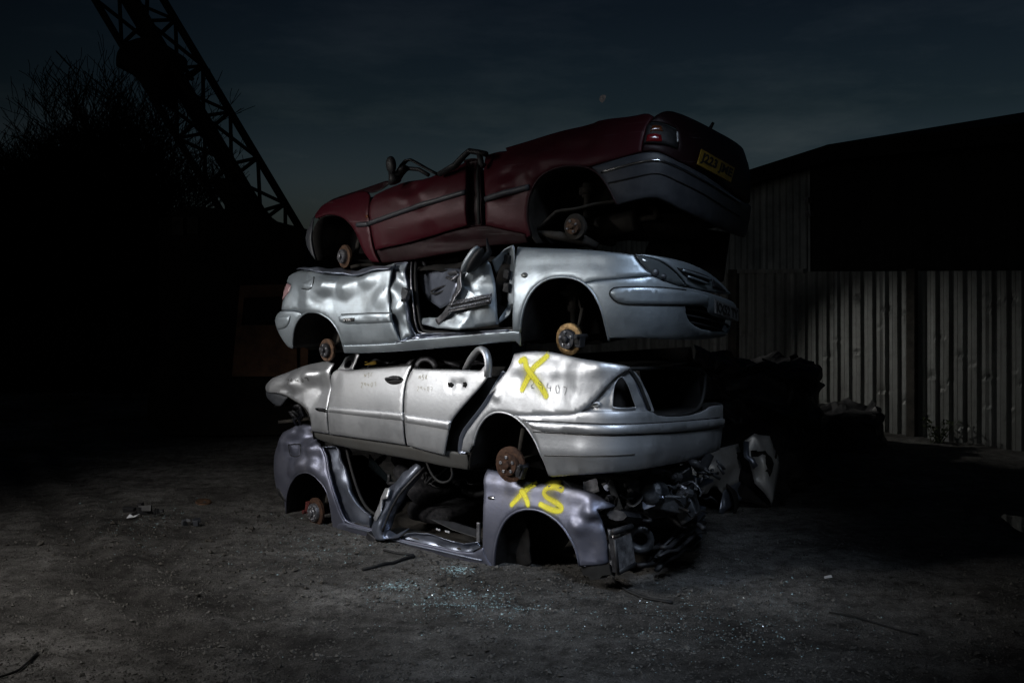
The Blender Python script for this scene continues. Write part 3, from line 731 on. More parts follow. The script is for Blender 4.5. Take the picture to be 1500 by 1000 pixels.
# ================================================================== third from the top: silver saloon with yellow X
B = Car("crushed_car", "silver four-door saloon third from the top, yellow X on its rear wing", 40, 7.98, 1.74, 386, 1059, .55, .55, 3.2, 3.6,
        [(540, 535), (800, 520)], [(498, 653), (617, 675)], (.06, .10), 2)
B.dents += [('n', .006, 2.0)]
B.crease(Z(5, (120, 310), (250, 285), (350, 230), (450, 215)), .06, -.035); B.dent_at(Z(5, (390, 185)), .13, .05, .06); B.dent_at(Z(5, (200, 330)), .2, .05, .03)
B.crease(Z(5, (445, 320), (380, 345), (330, 440)), .1, .03)
B.dent_at(Z(5, (1190, 298), (1240, 296)), .05, .034, .022); B.crease(Z(6, (330, 683), (600, 686), (1000, 668), (1300, 640)), .05, -.014)
B.dent_at(Z(6, (560, 330)), .2, .1, .018); B.crease(Z(6, (590, 235), (575, 330), (545, 450)), .07, -.012); B.crease(Z(6, (400, 110), (470, 190), (450, 300)), .09, .010); B.dent_at(Z(6, (230, 250)), .1, .09, .02)
B.crease(Z(6, (220, 195), (450, 200), (700, 190), (850, 200)), .04, -.01); B.dent_at(Z(6, (110, 350)), .05, .04, -.02)
B.facet(Z(5, (330, 240)), .5, .3, .014, 3); B.facet(Z(6, (330, 250)), .55, .4, .010, 3)
fw = B.panel("front_wing", Z(5, (60, 300), (110, 265), (180, 235), (250, 205), (320, 182), (430, 155), (488, 172), (466, 222), (447, 290), (442, 430), (452, 588), (350, 573), (338, 510), (312, 450), (270, 408), (210, 370), (150, 346), (108, 345), (75, 330)), M['silver'])
B.panel("front_bumper_corner", Z(5, (60, 305), (75, 333), (110, 348), (160, 352), (205, 372), (170, 420), (150, 428), (115, 405), (80, 365)), M['bumper'], off=.01)
B.liner(Z(5, (125, 430), (130, 380), (165, 355), (210, 372), (270, 410), (312, 452), (338, 512), (350, 573), (356, 620)), .42)
B.panel("side_marker", Z(5, (352, 437), (372, 430), (438, 434), (438, 464), (375, 460), (356, 448)), M['chrome'], off=-.006)
B.panel("marker_lens", Z(5, (378, 440), (432, 443), (432, 452), (382, 450)), M['plastic'], off=-.012, lip=.002)
mb = MB()
for k in range(8):
    x, y = rn.uniform(200, 300), rn.uniform(400, 470); P_ = [B.deep(*Z(5, (x + rn.uniform(-20, 20) + j * 14, y + j * rn.uniform(5, 30)))[0], .15 + .04 * j) for j in range(4)]; mb.tube(P_, rn.choice([.008, .015, .03]), 6)
mb.build("suspension_arm", M['darksteel'], B.root, True, xf=B.loc)
fd = B.panel("front_door", Z(5, (470, 232), (500, 205), (545, 210), (600, 212), (640, 207), (800, 195), (945, 182), (920, 240), (903, 300), (894, 400), (896, 520), (906, 656), (680, 622), (456, 590), (447, 500), (443, 430), (447, 290)), M['silver'], res=.04)
B.panel("door_moulding", Z(5, (446, 428), (680, 445), (894, 464), (896, 514), (680, 490), (446, 460)), M['silver'], off=-.014, parent=fd, lip=.016)
B.panel("mirror_base", Z(5, (500, 207), (525, 180), (548, 136), (600, 112), (629, 118), (612, 165), (594, 206), (545, 214)), M['silver'], off=-.008, parent=fd, holes=[Z(5, (548, 175), (560, 155), (582, 152), (586, 175), (574, 196), (552, 196))])
B.panel("mirror_seat", Z(5, (540, 180), (556, 148), (590, 145), (594, 178), (580, 204), (546, 204)), M['plastic'], off=.03, parent=fd)
B.strip("window_seal", Z(5, (640, 207), (800, 195), (943, 181)), .022, M['rubber'], off=.012, parent=fd)
hd = B.panel("door_handle", Z(5, (786, 272), (806, 250), (840, 243), (880, 250), (897, 268), (880, 290), (842, 298), (805, 292)), M['plastic'], off=-.004, parent=fd, lip=.004)
B.strip("handle_bar", Z(5, (800, 262), (840, 256), (885, 260)), .026, M['darksteel'], off=-.02, parent=hd)
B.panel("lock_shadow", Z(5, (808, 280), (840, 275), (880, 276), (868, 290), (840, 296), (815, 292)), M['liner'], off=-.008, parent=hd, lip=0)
rd = B.panel("rear_door", Z(5, (952, 200), (980, 204), (1220, 208), (1350, 216), (1378, 180), (1402, 180), (1404, 225), (1390, 262), (1360, 302), (1290, 380), (1220, 460), (1176, 520), (1160, 600), (1138, 716), (1030, 690), (916, 656), (905, 560), (901, 470), (908, 300), (925, 245)), M['silver'], off=-.012, res=.028)
B.panel("handle_hole", Z(5, (1156, 286), (1174, 284), (1184, 300), (1174, 314), (1158, 312)), M['liner'], off=-.022, parent=rd, lip=0)
B.panel("handle_hole", Z(5, (1246, 284), (1264, 280), (1272, 296), (1262, 312), (1246, 310)), M['liner'], off=-.022, parent=rd, lip=0)
B.panel("door_moulding", Z(5, (904, 474), (1040, 492), (1176, 516), (1164, 568), (1040, 545), (904, 522)), M['silver'], off=-.026, parent=rd, lip=.016)
mb = MB(); mb.tube(chaikin([B.deep(*Z(5, p)[0], d) for p, d in (((1270, 205), .12), ((1300, 140), .09), ((1335, 95), .05), ((1362, 80), .02), ((1392, 115), .0), ((1402, 170), -.01), ((1395, 250), -.01))], False, 2, 170), [.028] * 25, 8, .6) if False else None
fr = chaikin([B.deep(*Z(5, p)[0], d) for p, d in (((1268, 205), .14), ((1300, 140), .1), ((1335, 95), .06), ((1360, 80), .02), ((1390, 110), .0), ((1402, 170), -.01), ((1396, 250), -.01))], False, 2, 170)
mb.tube(fr, .036, 8, .7); mb.build("window_frame", M['silver'], rd, True, xf=B.loc)
mb = MB(); mb.tube(chaikin([B.deep(*Z(5, p)[0], d) for p, d in (((975, 200), .1), ((985, 160), .12), ((1030, 138), .14), ((1075, 160), .16), ((1095, 200), .16))], False, 2, 170), .03, 8, .6)
mb.tube(chaikin([B.deep(*Z(5, p)[0], d) for p, d in (((920, 185), .14), ((960, 140), .2), ((1010, 122), .25), ((1120, 150), .3), ((1240, 185), .3))], False, 2, 170), .035, 8, .6)
mb.build("roof_pillar", M['darksteel'], B.root, True, xf=B.loc)
mb = MB(); mb.box(B.deep(*Z(5, (705, 168))[0], .4), (.16, .02, .035), Matrix.Rotation(-.1, 3, 'Y')); mb.build("airbag_tag", M['spray'] if False else M['plate_y'], B.root, False, xf=B.loc)
B.panel("sill", Z(5, (340, 572), (455, 590), (680, 622), (906, 656), (1030, 688), (1140, 716), (1160, 690), (1235, 700), (1275, 705), (1288, 770), (1278, 802), (1150, 785), (1000, 752), (700, 697), (520, 662), (400, 628), (360, 600)), M['sill'], off=.03, res=.02)
B.panel("door_opening", Z(5, (1140, 712), (1162, 600), (1178, 522), (1225, 460), (1292, 382), (1365, 302), (1400, 260), (1420, 190), (1500, 190), (1480, 260), (1430, 350), (1390, 420), (1320, 500), (1250, 610), (1240, 712)), M['liner'], off=.13)
B.panel("door_shut", Z(5, (1235, 660), (1250, 580), (1320, 490), (1390, 400), (1440, 310), (1495, 215), (1515, 225), (1470, 310), (1420, 390), (1400, 470), (1330, 560), (1290, 660), (1280, 705), (1235, 700)), M['jamb'], off=.05, lip=-.03)
archB = Z(5, (1284, 800), (1284, 720)) + Z(6, (-28, 640), (-15, 580), (10, 520), (50, 470), (100, 447), (150, 450), (200, 468), (245, 500), (290, 550), (325, 605), (355, 660), (380, 720), (400, 780), (412, 815))
rq = B.panel("rear_wing", Z(6, (205, 112), (290, 97), (400, 100), (470, 115), (560, 135), (700, 155), (800, 170), (878, 186), (878, 198), (830, 221), (760, 281), (680, 371), (625, 425), (590, 448), (555, 459), (450, 462), (330, 465), (214, 464)) + Z(6, (200, 466), (150, 449), (100, 446), (50, 468), (10, 518), (-15, 578), (-28, 638)) + Z(5, (1284, 700), (1240, 690), (1255, 600), (1330, 500), (1395, 415), (1440, 335)) + Z(6, (60, 350), (110, 272), (180, 192)), M['silver'], ch=1)
B.strip("wheel_arch_lip", archB[2:], .018, M['silver'], off=.006)
B.liner(archB, .45)
B.stroke([Z(6, (412, 108), (370, 150), (325, 195), (285, 255), (255, 310), (246, 345)), Z(6, (238, 172), (250, 150), (275, 140), (285, 190), (330, 250), (375, 320), (402, 380))], .075, M['spray'], "sprayed_letter", rq, label="yellow sprayed X on the silver rear wing")
B.stroke([Z(6, (400, 118), (325, 195), (255, 310), (250, 340)), Z(6, (245, 165), (285, 190), (330, 250), (398, 375))], .16, M['mist'], "overspray", rq, off=-.002)
def digits(car, strokes, k, x0, y0, sx, sy, w, mat, parent, slope=0.0, name="marker_writing"):
    D = {'2': [[(0, .2), (.3, 0), (.7, .1), (.7, .4), (0, 1), (.8, .95)]], '9': [[(.7, .3), (.4, 0), (.05, .2), (.3, .5), (.7, .3), (.65, 1)]], '4': [[(.3, 0), (0, .6), (.8, .55)], [(.6, .2), (.55, 1)]],
         '0': [[(.4, 0), (.05, .4), (.3, 1), (.7, .7), (.6, .1), (.35, 0)]], '7': [[(0, .1), (.8, 0), (.35, 1)]], 'N': [[(0, 1), (.1, 0), (.6, 1), (.75, 0)]], 'S': [[(.7, .1), (.2, 0), (.1, .4), (.6, .6), (.5, 1), (0, .9)]],
         'R': [[(0, 1), (.1, 0), (.6, .15), (.15, .5), (.7, 1)]], 'F': [[(.7, .0), (.1, .05), (0, 1)], [(.05, .5), (.5, .45)]]}
    out = []
    for i, ch in enumerate(strokes):
        for st in D.get(ch, []): out.append(Z(k, *[(x0 + (i + p[0] * .8) * sx, y0 + p[1] * sy + slope * (i + p[0]) * sx) for p in st]))
    return car.stroke(out, w, mat, name, parent, off=-.002)
digits(B, "29407", 6, 300, 250, 46, 55, .009, M['pen'], rq, .25)
digits(B, "NSF", 5, 665, 230, 20, 26, .011, M['chalk'], fd, -.1); digits(B, "29407", 5, 645, 285, 20, 30, .011, M['chalk'], fd, -.05)
digits(B, "NSR", 5, 995, 236, 20, 30, .011, M['chalk'], rd, .05); digits(B, "29407", 5, 985, 305, 20, 28, .010, M['chalk'], rd, .02)
digits(B, "29407", 5, 220, 265, 28, 28, .013, M['pen'], fw, -.12)
B.panel("lamp_aperture", Z(6, (595, 441), (680, 371), (760, 283), (830, 222), (880, 196), (915, 232), (955, 300), (985, 380), (1005, 440)), M['silver'], off=.045, lip=-.02, rough=.012,
        holes=[Z(6, (778, 412), (783, 310), (800, 262), (825, 240), (850, 272), (880, 345), (900, 400), (905, 418), (850, 422), (790, 420))])
B.panel("lamp_recess", Z(6, (765, 425), (775, 290), (820, 225), (870, 280), (915, 425)), M['liner'], off=.16, lip=0)
B.panel("body_tag", Z(6, (652, 400), (664, 388), (694, 386), (708, 400), (696, 420), (664, 420)), M['letter_w'], off=.022, lip=.004)
B.panel("tag_slot", Z(6, (664, 400), (692, 398), (692, 406), (664, 408)), M['liner'], off=.016, lip=0)
B.strip("seam_rib", Z(6, (890, 205), (925, 260), (960, 330), (985, 400), (1010, 450), (1060, 480), (1200, 470)), .03, M['jamb'], off=.05)
Sb = B.S[-1]; sm = lambda px, py: B.inv(px, py)
# boot: an open box behind the end face
e0 = B.inv(*Z(6, (985, 440))[0]).x; ef = B.S[-1] - e0 + .0
e1 = B.inv(*Z(6, (1330, 440))[0]).x
zt0 = B.inv(*Z(6, (1100, 190))[0]).y; zb0 = B.inv(*Z(6, (1150, 470))[0]).y
mb = MB(); ring0 = [B.surf(e0 + (e1 - e0) * i / 12, zb0, .05) for i in range(13)]; ring1 = [B.surf(e0 + (e1 - e0) * i / 12, zt0, .05) for i in range(13)]
back0 = [p + Vector((-.75, 0, 0)) for p in ring0]; back1 = [p + Vector((-.75, 0, 0)) for p in ring1]
vs = ring0 + ring1 + back0 + back1; fs = []
for i in range(12):
    fs += [[i, i + 1, 26 + i + 1, 26 + i], [13 + i, 13 + i + 1, 39 + i + 1, 39 + i], [26 + i, 26 + i + 1, 39 + i + 1, 39 + i]]
fs += [[0, 13, 39, 26], [12, 25, 51, 38]]
mb.add(vs, fs); mb.build("boot_well", M['liner'], B.root, False, .01, B.loc)
B.strip("boot_seal", Z(6, (1010, 440), (985, 380), (955, 300), (915, 232), (885, 200), (1000, 196), (1150, 192), (1300, 200), (1335, 230), (1330, 330), (1300, 435), (1210, 468), (1060, 480), (1020, 450)), .03, M['rubber'], off=.03, dent=False)
bpS = [('S', B.inv(*Z(6, (1400, 440))[0]).x + d, v) for d, v in ((0.0, 0),)]
sR = B.S[B.i1]
yR = lambda y: CAMH + (CY - (490 + y / 3.947)) / F * B.w0(B.P[B.i1].x, B.P[B.i1].y, 0).y
bot3 = Z(6, (1385, 665), (1250, 720), (1000, 768), (800, 792), (600, 806), (430, 822))
bb = B.panel("rear_bumper", Z(6, (216, 466), (330, 466), (450, 463), (555, 460), (598, 442), (760, 440), (1000, 440), (1050, 476), (1200, 474), (1310, 442), (1345, 412)) + [('S', sR, yR(405)), ('S', sR + .35, yR(415)), ('S', sR + .5, yR(470)), ('S', sR + .5, yR(600)), ('S', sR + .3, yR(690))] + bot3 + [p for p in archB[-1:4:-1]][:-0 or None][:8], M['silver'], res=.04)
B.panel("bumper_moulding", Z(6, (268, 500), (500, 512), (700, 518), (920, 516), (1200, 500), (1400, 484)) + [('S', sR, yR(484)), ('S', sR, yR(535))] + Z(6, (1385, 535), (1200, 560), (940, 572), (700, 576), (500, 568), (322, 558)), M['silver'], off=-.016, parent=bb, lip=.018)
B.strip("moulding_seam", Z(6, (262, 494), (500, 505), (700, 512), (920, 512), (1200, 496), (1400, 478)), .009, M['rubber'], off=.003, parent=bb, on=bb, sit=.003)
B.strip("moulding_seam", Z(6, (320, 561), (500, 571), (700, 579), (940, 575), (1200, 562), (1395, 536)), .009, M['rubber'], off=.003, parent=bb, on=bb, sit=.003)
B.strip("bumper_crease", Z(6, (392, 696), (600, 697), (800, 692), (900, 688)), .012, M['sill'], off=.004, parent=bb, on=bb, sit=.003)
B.hub(*Z(6, (183, 750))[0], 26, .06, M['rustdark'], M['rustdark'], 5, yaw=3, caliper=(-.35, M['darksteel']))
B.shell(-.1, .05, M['liner'], arches=(430, 745), roofspan=(B.xl + .45, B.xr - 1.15))
mb = MB()
for k in range(14):
    x, y, d = rn.uniform(640, 1400), rn.uniform(150, 200), rn.uniform(.15, .8); P_ = []
    for j in range(5): P_.append(B.deep(*Z(5, (x, y))[0], d)); x += rn.uniform(20, 70); y += rn.uniform(-18, 18); d += rn.uniform(-.1, .15)
    mb.tube(chaikin(P_, False, 2, 170), rn.choice([.006, .01, .016, .025]), 6, .6)
mb.build("roof_debris", M['darksteel'], B.root, True, xf=B.loc)
P_ = [B.deep(*Z(6, p)[0], d) for p, d in (((1245, 735), .9), ((1330, 700), 1.2), ((1290, 790), 1.0))]
mb = MB(); mb.tube([P_[0], P_[2], P_[1]], .05, 6, .5)
for k in range(14):
    q = P_[2] + Vector((rn.uniform(-.12, .12), rn.uniform(-.1, .1), rn.uniform(-.04, .12))); mb.tube([q, q + Vector((rn.uniform(-.1, .1), rn.uniform(-.1, .1), rn.uniform(-.1, .05)))], .012, 5)
mb.build("hanging_bracket", M['plastic'], B.root, True, xf=B.loc)
# ================================================================== second from the top: blue-silver hatchback with a folded door
D_ = Car("crushed_car", "blue-silver hatchback second from the top with its front door folded outward", 35.5, 7.95, 1.7, 404, 1079, .5, .75, 3, 2.9,
         [(572, 388), (798, 364)], [(505, 516), (761, 506)], (.075, .10), 3)
D_.dents += [('n', .004, 1.6)]
D_.dent_at(Z(3, (400, 230)), .22, .06, .05); D_.crease(Z(3, (300, 225), (375, 305), (480, 325), (620, 260), (730, 215)), .06, -.028); D_.crease(Z(3, (375, 305), (330, 345), (250, 290)), .06, -.02)
D_.dent_at(Z(3, (560, 240)), .2, .05, .035); D_.dent_at(Z(3, (300, 400)), .2, .08, .008); D_.crease(Z(3, (725, 330), (680, 390), (635, 470)), .05, -.014); D_.dent_at(Z(3, (560, 400)), .28, .14, .012)
D_.dent_at(Z(3, (620, 580)), .16, .07, .006); D_.crease(Z(3, (200, 300), (265, 350), (255, 420), (330, 460)), .07, -.014)
D_.crease(Z(4, (150, 190), (300, 182), (600, 180), (850, 205)), .05, .004)
archD_r = Z(3, (150, 690), (152, 620), (165, 555), (190, 510), (230, 480), (275, 470), (320, 480), (365, 507), (405, 550), (435, 605), (452, 660), (463, 712))
dq = D_.panel("rear_wing", Z(3, (122, 298), (135, 262), (165, 240), (250, 220), (310, 226), (400, 235), (520, 238), (640, 218), (740, 196), (770, 188), (752, 235), (738, 290), (736, 480), (745, 520), (765, 580), (800, 652), (660, 666), (458, 672)) + archD_r[-2:5:-1] + Z(3, (230, 478), (212, 487), (192, 466), (90, 463), (100, 400), (140, 350), (150, 315)), M['silver2'])
D_.strip("wheel_arch_lip", archD_r, .016, M['silver2'], off=.006)
D_.liner(archD_r, .42)
D_.panel("rear_bumper", Z(3, (90, 466), (190, 469), (210, 489), (190, 512), (167, 555), (154, 620), (152, 692), (125, 680), (95, 640), (66, 580), (52, 520), (68, 482)), M['silver2'])
D_.panel("bumper_moulding", Z(3, (52, 520), (68, 500), (140, 495), (135, 540), (110, 572), (66, 578)), M['silver2'], off=-.012, lip=.014)
D_.panel("tail_light", Z(3, (122, 303), (148, 316), (138, 352), (96, 402), (104, 345)), M['lamp_pink'], off=-.004)
D_.panel("fuel_flap", Z(3, (226, 332), (230, 300), (262, 282), (300, 266), (305, 300), (292, 332), (270, 342), (240, 340)), M['silver2'], off=-.006, lip=.016)
D_.strip("flap_seam", Z(3, (300, 266), (305, 300), (292, 333), (270, 343), (226, 334)), .010, M['rubber'], off=.0, on=dq, sit=.004)
ml = D_.panel("side_moulding", Z(3, (424, 502), (450, 487), (600, 481), (738, 478), (742, 536), (600, 543), (470, 548), (432, 532)), M['silver2'], off=-.016, lip=.018)
D_.strip("moulding_seam", Z(3, (448, 488), (600, 482), (738, 478)), .01, M['rubber'], off=-.004, parent=ml)
D_.panel("badge_plate", Z(3, (460, 511), (522, 508), (522, 529), (460, 532)), M['plastic'], off=-.022, parent=ml, lip=.002)
def surf_text(car, text, quad, mat, parent, off=-.03, name="lettering"):
    me = text_mesh(text); xs = [v.co.x for v in me.vertices]; ys = [v.co.y for v in me.vertices]; q = car.uv(quad); vs = []
    for v in me.vertices:
        a = (v.co.x - min(xs)) / (max(xs) - min(xs)); b = (v.co.y - min(ys)) / (max(ys) - min(ys))
        p = q[3].lerp(q[2], a).lerp(q[0].lerp(q[1], a), b); vs.append(car.loc(car.surf(p.x, p.y, off - (.002 if v.co.z > 0 else 0), False)))
    return link(name, vs, [list(f.vertices) for f in me.polygons], mat, parent, False)
surf_text(D_, "VTR", Z(3, (468, 514), (515, 512), (515, 525), (468, 528)), M['letter_w'], ml, -.026)
D_.panel("sill", Z(3, (458, 672), (660, 666), (800, 655), (815, 640), (1100, 618), (1460, 585)) + Z(4, (160, 563), (166, 600), (164, 640)) + Z(3, (1480, 646), (1200, 672), (800, 706), (600, 716), (465, 716)), M['silver2'], off=0, lip=.004, res=.018, dent=False)
D_.panel("door_jamb", Z(3, (745, 250), (775, 190), (830, 178), (852, 180), (850, 330), (862, 440), (878, 560), (905, 605), (1200, 592), (1460, 578), (1460, 590), (1100, 622), (815, 645), (800, 655), (765, 580), (745, 520), (736, 470), (738, 300)), M['jamb'], off=.06, lip=-.045, rough=.04)
D_.panel("shut_face", Z(3, (752, 240), (775, 192), (832, 178), (835, 330), (832, 420), (845, 560), (870, 615), (815, 645), (790, 600), (760, 520), (748, 430), (745, 320)), M['silver2'], off=.035, lip=.02, rough=.05)
D_.strip("door_seal", Z(3, (858, 180), (858, 330), (872, 450), (890, 570), (920, 600), (1200, 590), (1460, 572)), .03, M['rubber'], off=.07)
D_.strip("jamb_flange", Z(3, (846, 178), (846, 330), (858, 440), (872, 560), (900, 612), (1200, 600), (1460, 582)), .016, M['steel'], off=.04)
mb = MB(); c_ = D_.deep(*Z(3, (830, 362))[0], .0); mb.box(c_, (.07, .06, .07), Matrix.Rotation(.3, 3, 'Y'), .01); mb.box(c_ + Vector((.02, -.03, -.04)), (.05, .05, .04)); mb.lathe(c_ + Vector((.03, -.05, -.06)), (.3, -1, 0), [(.018, 0), (.018, .04), (.01, .04), (.01, 0)], 12)
mb.build("door_latch", M['engine'], D_.root, False, xf=D_.loc, bevel=.006)
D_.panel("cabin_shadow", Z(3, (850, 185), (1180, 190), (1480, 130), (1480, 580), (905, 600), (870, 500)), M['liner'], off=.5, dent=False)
# folded door
door = poly3(D_, "front_door", 3, ([(1165, 225, .02), (1200, 235, -.04), (1250, 195, -.05), (1300, 150, .0), (1335, 195, .02), (1362, 320, .03), (1376, 546, .02), (1240, 568, -.04), (1140, 578, -.1), (1020, 568, -.05), (925, 545, .05), (920, 510, .1), (1010, 505, .02), (1062, 488, -.03), (1100, 425, -.06), (1140, 310, -.07), (1250, 380, -.03), (1220, 300, -.015), (1200, 500, -.07)],
      [(0, 1, 17, 15), (1, 2, 17), (2, 3, 4, 17), (4, 5, 16, 17), (15, 17, 16, 14), (5, 6, 7, 16), (16, 7, 18), (14, 16, 18), (13, 14, 18), (18, 7, 8), (13, 18, 8, 9), (12, 13, 9), (11, 12, 9, 10)]), M['silver2'], amp=.022, seed=4, sub=6)
poly3(D_, "door_trim", 3, ([(900, 252, .28), (990, 230, .24), (1085, 213, .16), (1165, 222, .04), (1140, 312, -.05), (1098, 425, -.04), (1030, 452, .08), (960, 402, .2), (920, 330, .26), (1020, 330, .16)],
      [(0, 1, 9, 8), (1, 2, 9), (2, 3, 4, 9), (4, 5, 9), (5, 6, 9), (6, 7, 9), (7, 8, 9)]), M['jamb'], parent=door, amp=.014, seed=9, sub=5)
mb = MB(); P_ = chaikin([D_.deep(*Z(3, (x, y))[0], d) for x, y, d in ((980, 352, .16), (1000, 340, .15), (1070, 315, .08), (1088, 322, .07), (1080, 338, .07), (1010, 366, .13), (985, 366, .16), (980, 352, .16))], False, 2, 170)
mb.tube(P_, .009, 6); mb.build("door_pocket", M['plastic'], door, True, xf=D_.loc)
mb = MB(); mb.tube([D_.deep(*Z(3, (x, y))[0], d) for x, y, d in ((1080, 270, .0), (1110, 285, -.06), (1150, 262, -.06), (1135, 240, -.02), (1090, 250, .0))], .025, 8, .5); mb.build("inner_handle", M['steel'], door, True, xf=D_.loc)
mb = MB()
a_, b_, c_, d_ = [D_.deep(*Z(3, (x, y))[0], d) for x, y, d in ((1092, 418, -.105), (1338, 367, -.055), (1332, 420, -.07), (1082, 472, -.12))]
for k in range(26):
    t = (k + .5) / 26; p = a_.lerp(b_, t); q = d_.lerp(c_, t); m1 = p.lerp(q, .42); m2 = p.lerp(q, .58); dy = Vector((0, -.012, 0))
    mb.tube([p + dy + Vector((0, 0, -.005)), m1 + dy], .006, 5); mb.tube([m2 + dy, q + dy + Vector((0, 0, .005))], .006, 5)
mb.tube([a_, b_, c_, d_, a_], .008, 6); mb.build("torn_moulding", M['steel'], door, True, xf=D_.loc)
mb = MB(); mb.add([a_ + Vector((0, .004, 0)), b_ + Vector((0, .004, 0)), c_ + Vector((0, .004, 0)), d_ + Vector((0, .004, 0))], [[0, 1, 2, 3]]); mb.build("moulding_bed", M['plastic'], door, False, .006, D_.loc)
poly3(D_, "torn_edge", 3, ([(1170, 235, -.05), (1150, 320, -.11), (1105, 430, -.12), (1075, 490, -.1), (1020, 550, -.05), (1010, 515, -.05), (1060, 470, -.08), (1090, 420, -.09), (1130, 310, -.08), (1150, 240, -.03)], [(0, 1, 8, 9), (1, 2, 7, 8), (2, 3, 6, 7), (3, 4, 5, 6)]), M['steel'], parent=door, amp=.03, seed=2, sub=4)
poly3(D_, "door_edge", 3, ([(1340, 170, .02), (1400, 120, .05), (1465, 78, .06), (1476, 90, .07), (1478, 250, .09), (1470, 400, .09), (1440, 490, .08), (1380, 540, .06), (1376, 520, .06), (1430, 440, .1), (1445, 250, .11), (1440, 120, .09), (1366, 250, .06)],
      [(0, 1, 12), (1, 2, 11, 12), (2, 3, 4, 10, 11), (4, 5, 9, 10), (5, 6, 7, 8, 9)]), M['silver2'], parent=door, amp=.012, seed=6, sub=4)
D_.panel("hinge_gap", Z(3, (1362, 250), (1440, 130), (1478, 90)) + Z(4, (125, 110), (125, 300), (120, 400), (118, 555)) + Z(3, (1380, 560), (1372, 400)), M['liner'], off=.16, dent=False)
mb = MB()
for y in (160, 250, 330): mb.box(D_.deep(*Z(3, (1432, y))[0], .09), (.05, .04, .07), Matrix.Rotation(.2, 3, 'Y'), .008)
mb.build("hinge", M['plastic'], D_.root, False, xf=D_.loc, bevel=.004)
# wing mirror lying against the door
mir = empty("wing_mirror", (0, 0, 0)); mir.parent = D_.root
def ellblob(car, k, cx, cy, d, ax, ay, rx, rz, ry, mat, name, parent, rot):
    c = car.deep(*Z(k, (cx, cy))[0], d); mb = MB(); vs = []; fs = []; n, m = 24, 14
    for i in range(m + 1):
        th = math.pi * i / m
        for j in range(n):
            ph = 2 * math.pi * j / n; sx = math.sin(th)
            vs.append(Vector((math.copysign(abs(sx * math.cos(ph)) ** .8, math.cos(ph)) * rx, math.copysign(abs(sx * math.sin(ph)) ** .9, math.sin(ph)) * ry, math.cos(th) * rz)))
    fs = [[i * n + j, i * n + (j + 1) % n, (i + 1) * n + (j + 1) % n, (i + 1) * n + j] for i in range(m) for j in range(n)]
    mb.add([c + rot @ v for v in vs], fs); return mb.build(name, mat, parent, True, xf=car.loc)
rotm = Matrix.Rotation(R(38), 3, 'Y') @ Matrix.Rotation(R(-15), 3, 'Z')
ellblob(D_, 3, 1212, 160, -.10, 0, 0, .03, .13, .045, M['silver2'], "mirror_cap", mir, rotm)
ellblob(D_, 3, 1240, 168, -.12, 0, 0, .03, .122, .042, M['plastic'], "mirror_housing", mir, rotm)
mb = MB(); mb.tube([D_.deep(*Z(3, (x, y))[0], d) for x, y, d in ((1225, 225, -.08), (1300, 150, -.06), (1325, 120, -.02), (1308, 32, -.02))], [.03, .05, .045, .006], 8, .5); mb.build("mirror_arm", M['plastic'], mir, True, xf=D_.loc)
# front
archD_f = Z(4, (118, 640), (150, 640), (160, 560), (166, 490), (183, 415), (215, 345), (265, 290), (320, 262), (375, 252), (430, 254), (485, 268), (530, 295), (570, 340), (600, 395), (622, 450), (640, 520), (655, 585), (660, 610))
dfw = D_.panel("front_wing", Z(4, (145, 85), (300, 92), (500, 98), (700, 116), (800, 128), (820, 160), (850, 195), (908, 242), (700, 262), (540, 278)) + Z(4, (528, 292), (485, 266), (430, 252), (375, 250), (320, 260), (265, 288), (215, 343), (183, 413), (166, 488), (160, 560), (120, 557), (121, 400), (128, 200)), M['silver2'])
D_.strip("wheel_arch_lip", archD_f[2:], .02, M['silver2'], off=.006)
D_.liner(archD_f[1:], .5)
D_.panel("wing_seam", Z(4, (540, 279), (700, 264), (860, 252), (906, 244), (905, 250), (860, 258), (700, 270), (545, 285)), M['rubber'], off=.012, lip=0)
D_.panel("side_indicator", Z(4, (160, 242), (168, 230), (182, 227), (196, 233), (200, 243), (194, 254), (180, 259), (166, 254)), M['lamp_smoke'], off=-.012, lip=.012)
D_.panel("bonnet", Z(4, (802, 126), (880, 138), (1000, 160), (1110, 188), (1220, 240), (1300, 300), (1335, 340), (1250, 330), (1110, 300), (1080, 268), (1030, 218), (960, 163), (880, 140), (812, 131)) if False else Z(4, (806, 127), (870, 126), (960, 140), (1060, 160), (1150, 190), (1240, 240), (1310, 300), (1350, 350), (1280, 345), (1180, 328), (1108, 306), (1080, 266), (1035, 215), (960, 163), (880, 139)), M['silver2'], off=.01)
hl = D_.panel("headlight", Z(4, (812, 132), (880, 140), (960, 165), (1032, 219), (1080, 270), (1104, 308), (1040, 298), (960, 268), (900, 234), (845, 183)), M['lamp_clear'], off=-.006, lip=.02)
mb = MB()
for x, y, r in ((922, 226, .028), (965, 250, .024), (1075, 292, .012)):
    u = D_.inv(*Z(4, (x, y))[0]); c_ = D_.surf(u.x, u.y, -.010); mb = MB(); mb.lathe(c_, (.6, -.8, .1), [(.001, .004), (r * .6, .003), (r, -.004), (r, -.01)], 16); mb.build("lamp_reflector", M['engine'], hl, True, xf=D_.loc)
D_.panel("grille", Z(4, (1050, 200), (1130, 215), (1215, 245), (1240, 262), (1225, 285), (1190, 300), (1110, 262)), M['plastic'], off=-.004)
D_.strip("grille_bar", Z(4, (1070, 215), (1150, 240), (1225, 268)), .018, M['silver2'], off=-.015); D_.strip("grille_bar", Z(4, (1100, 250), (1160, 272), (1205, 290)), .016, M['silver2'], off=-.015)
D_.panel("grille", Z(4, (1245, 262), (1290, 295), (1325, 335), (1290, 328), (1250, 312)), M['plastic'], off=-.004)
sR2 = D_.S[D_.i1]
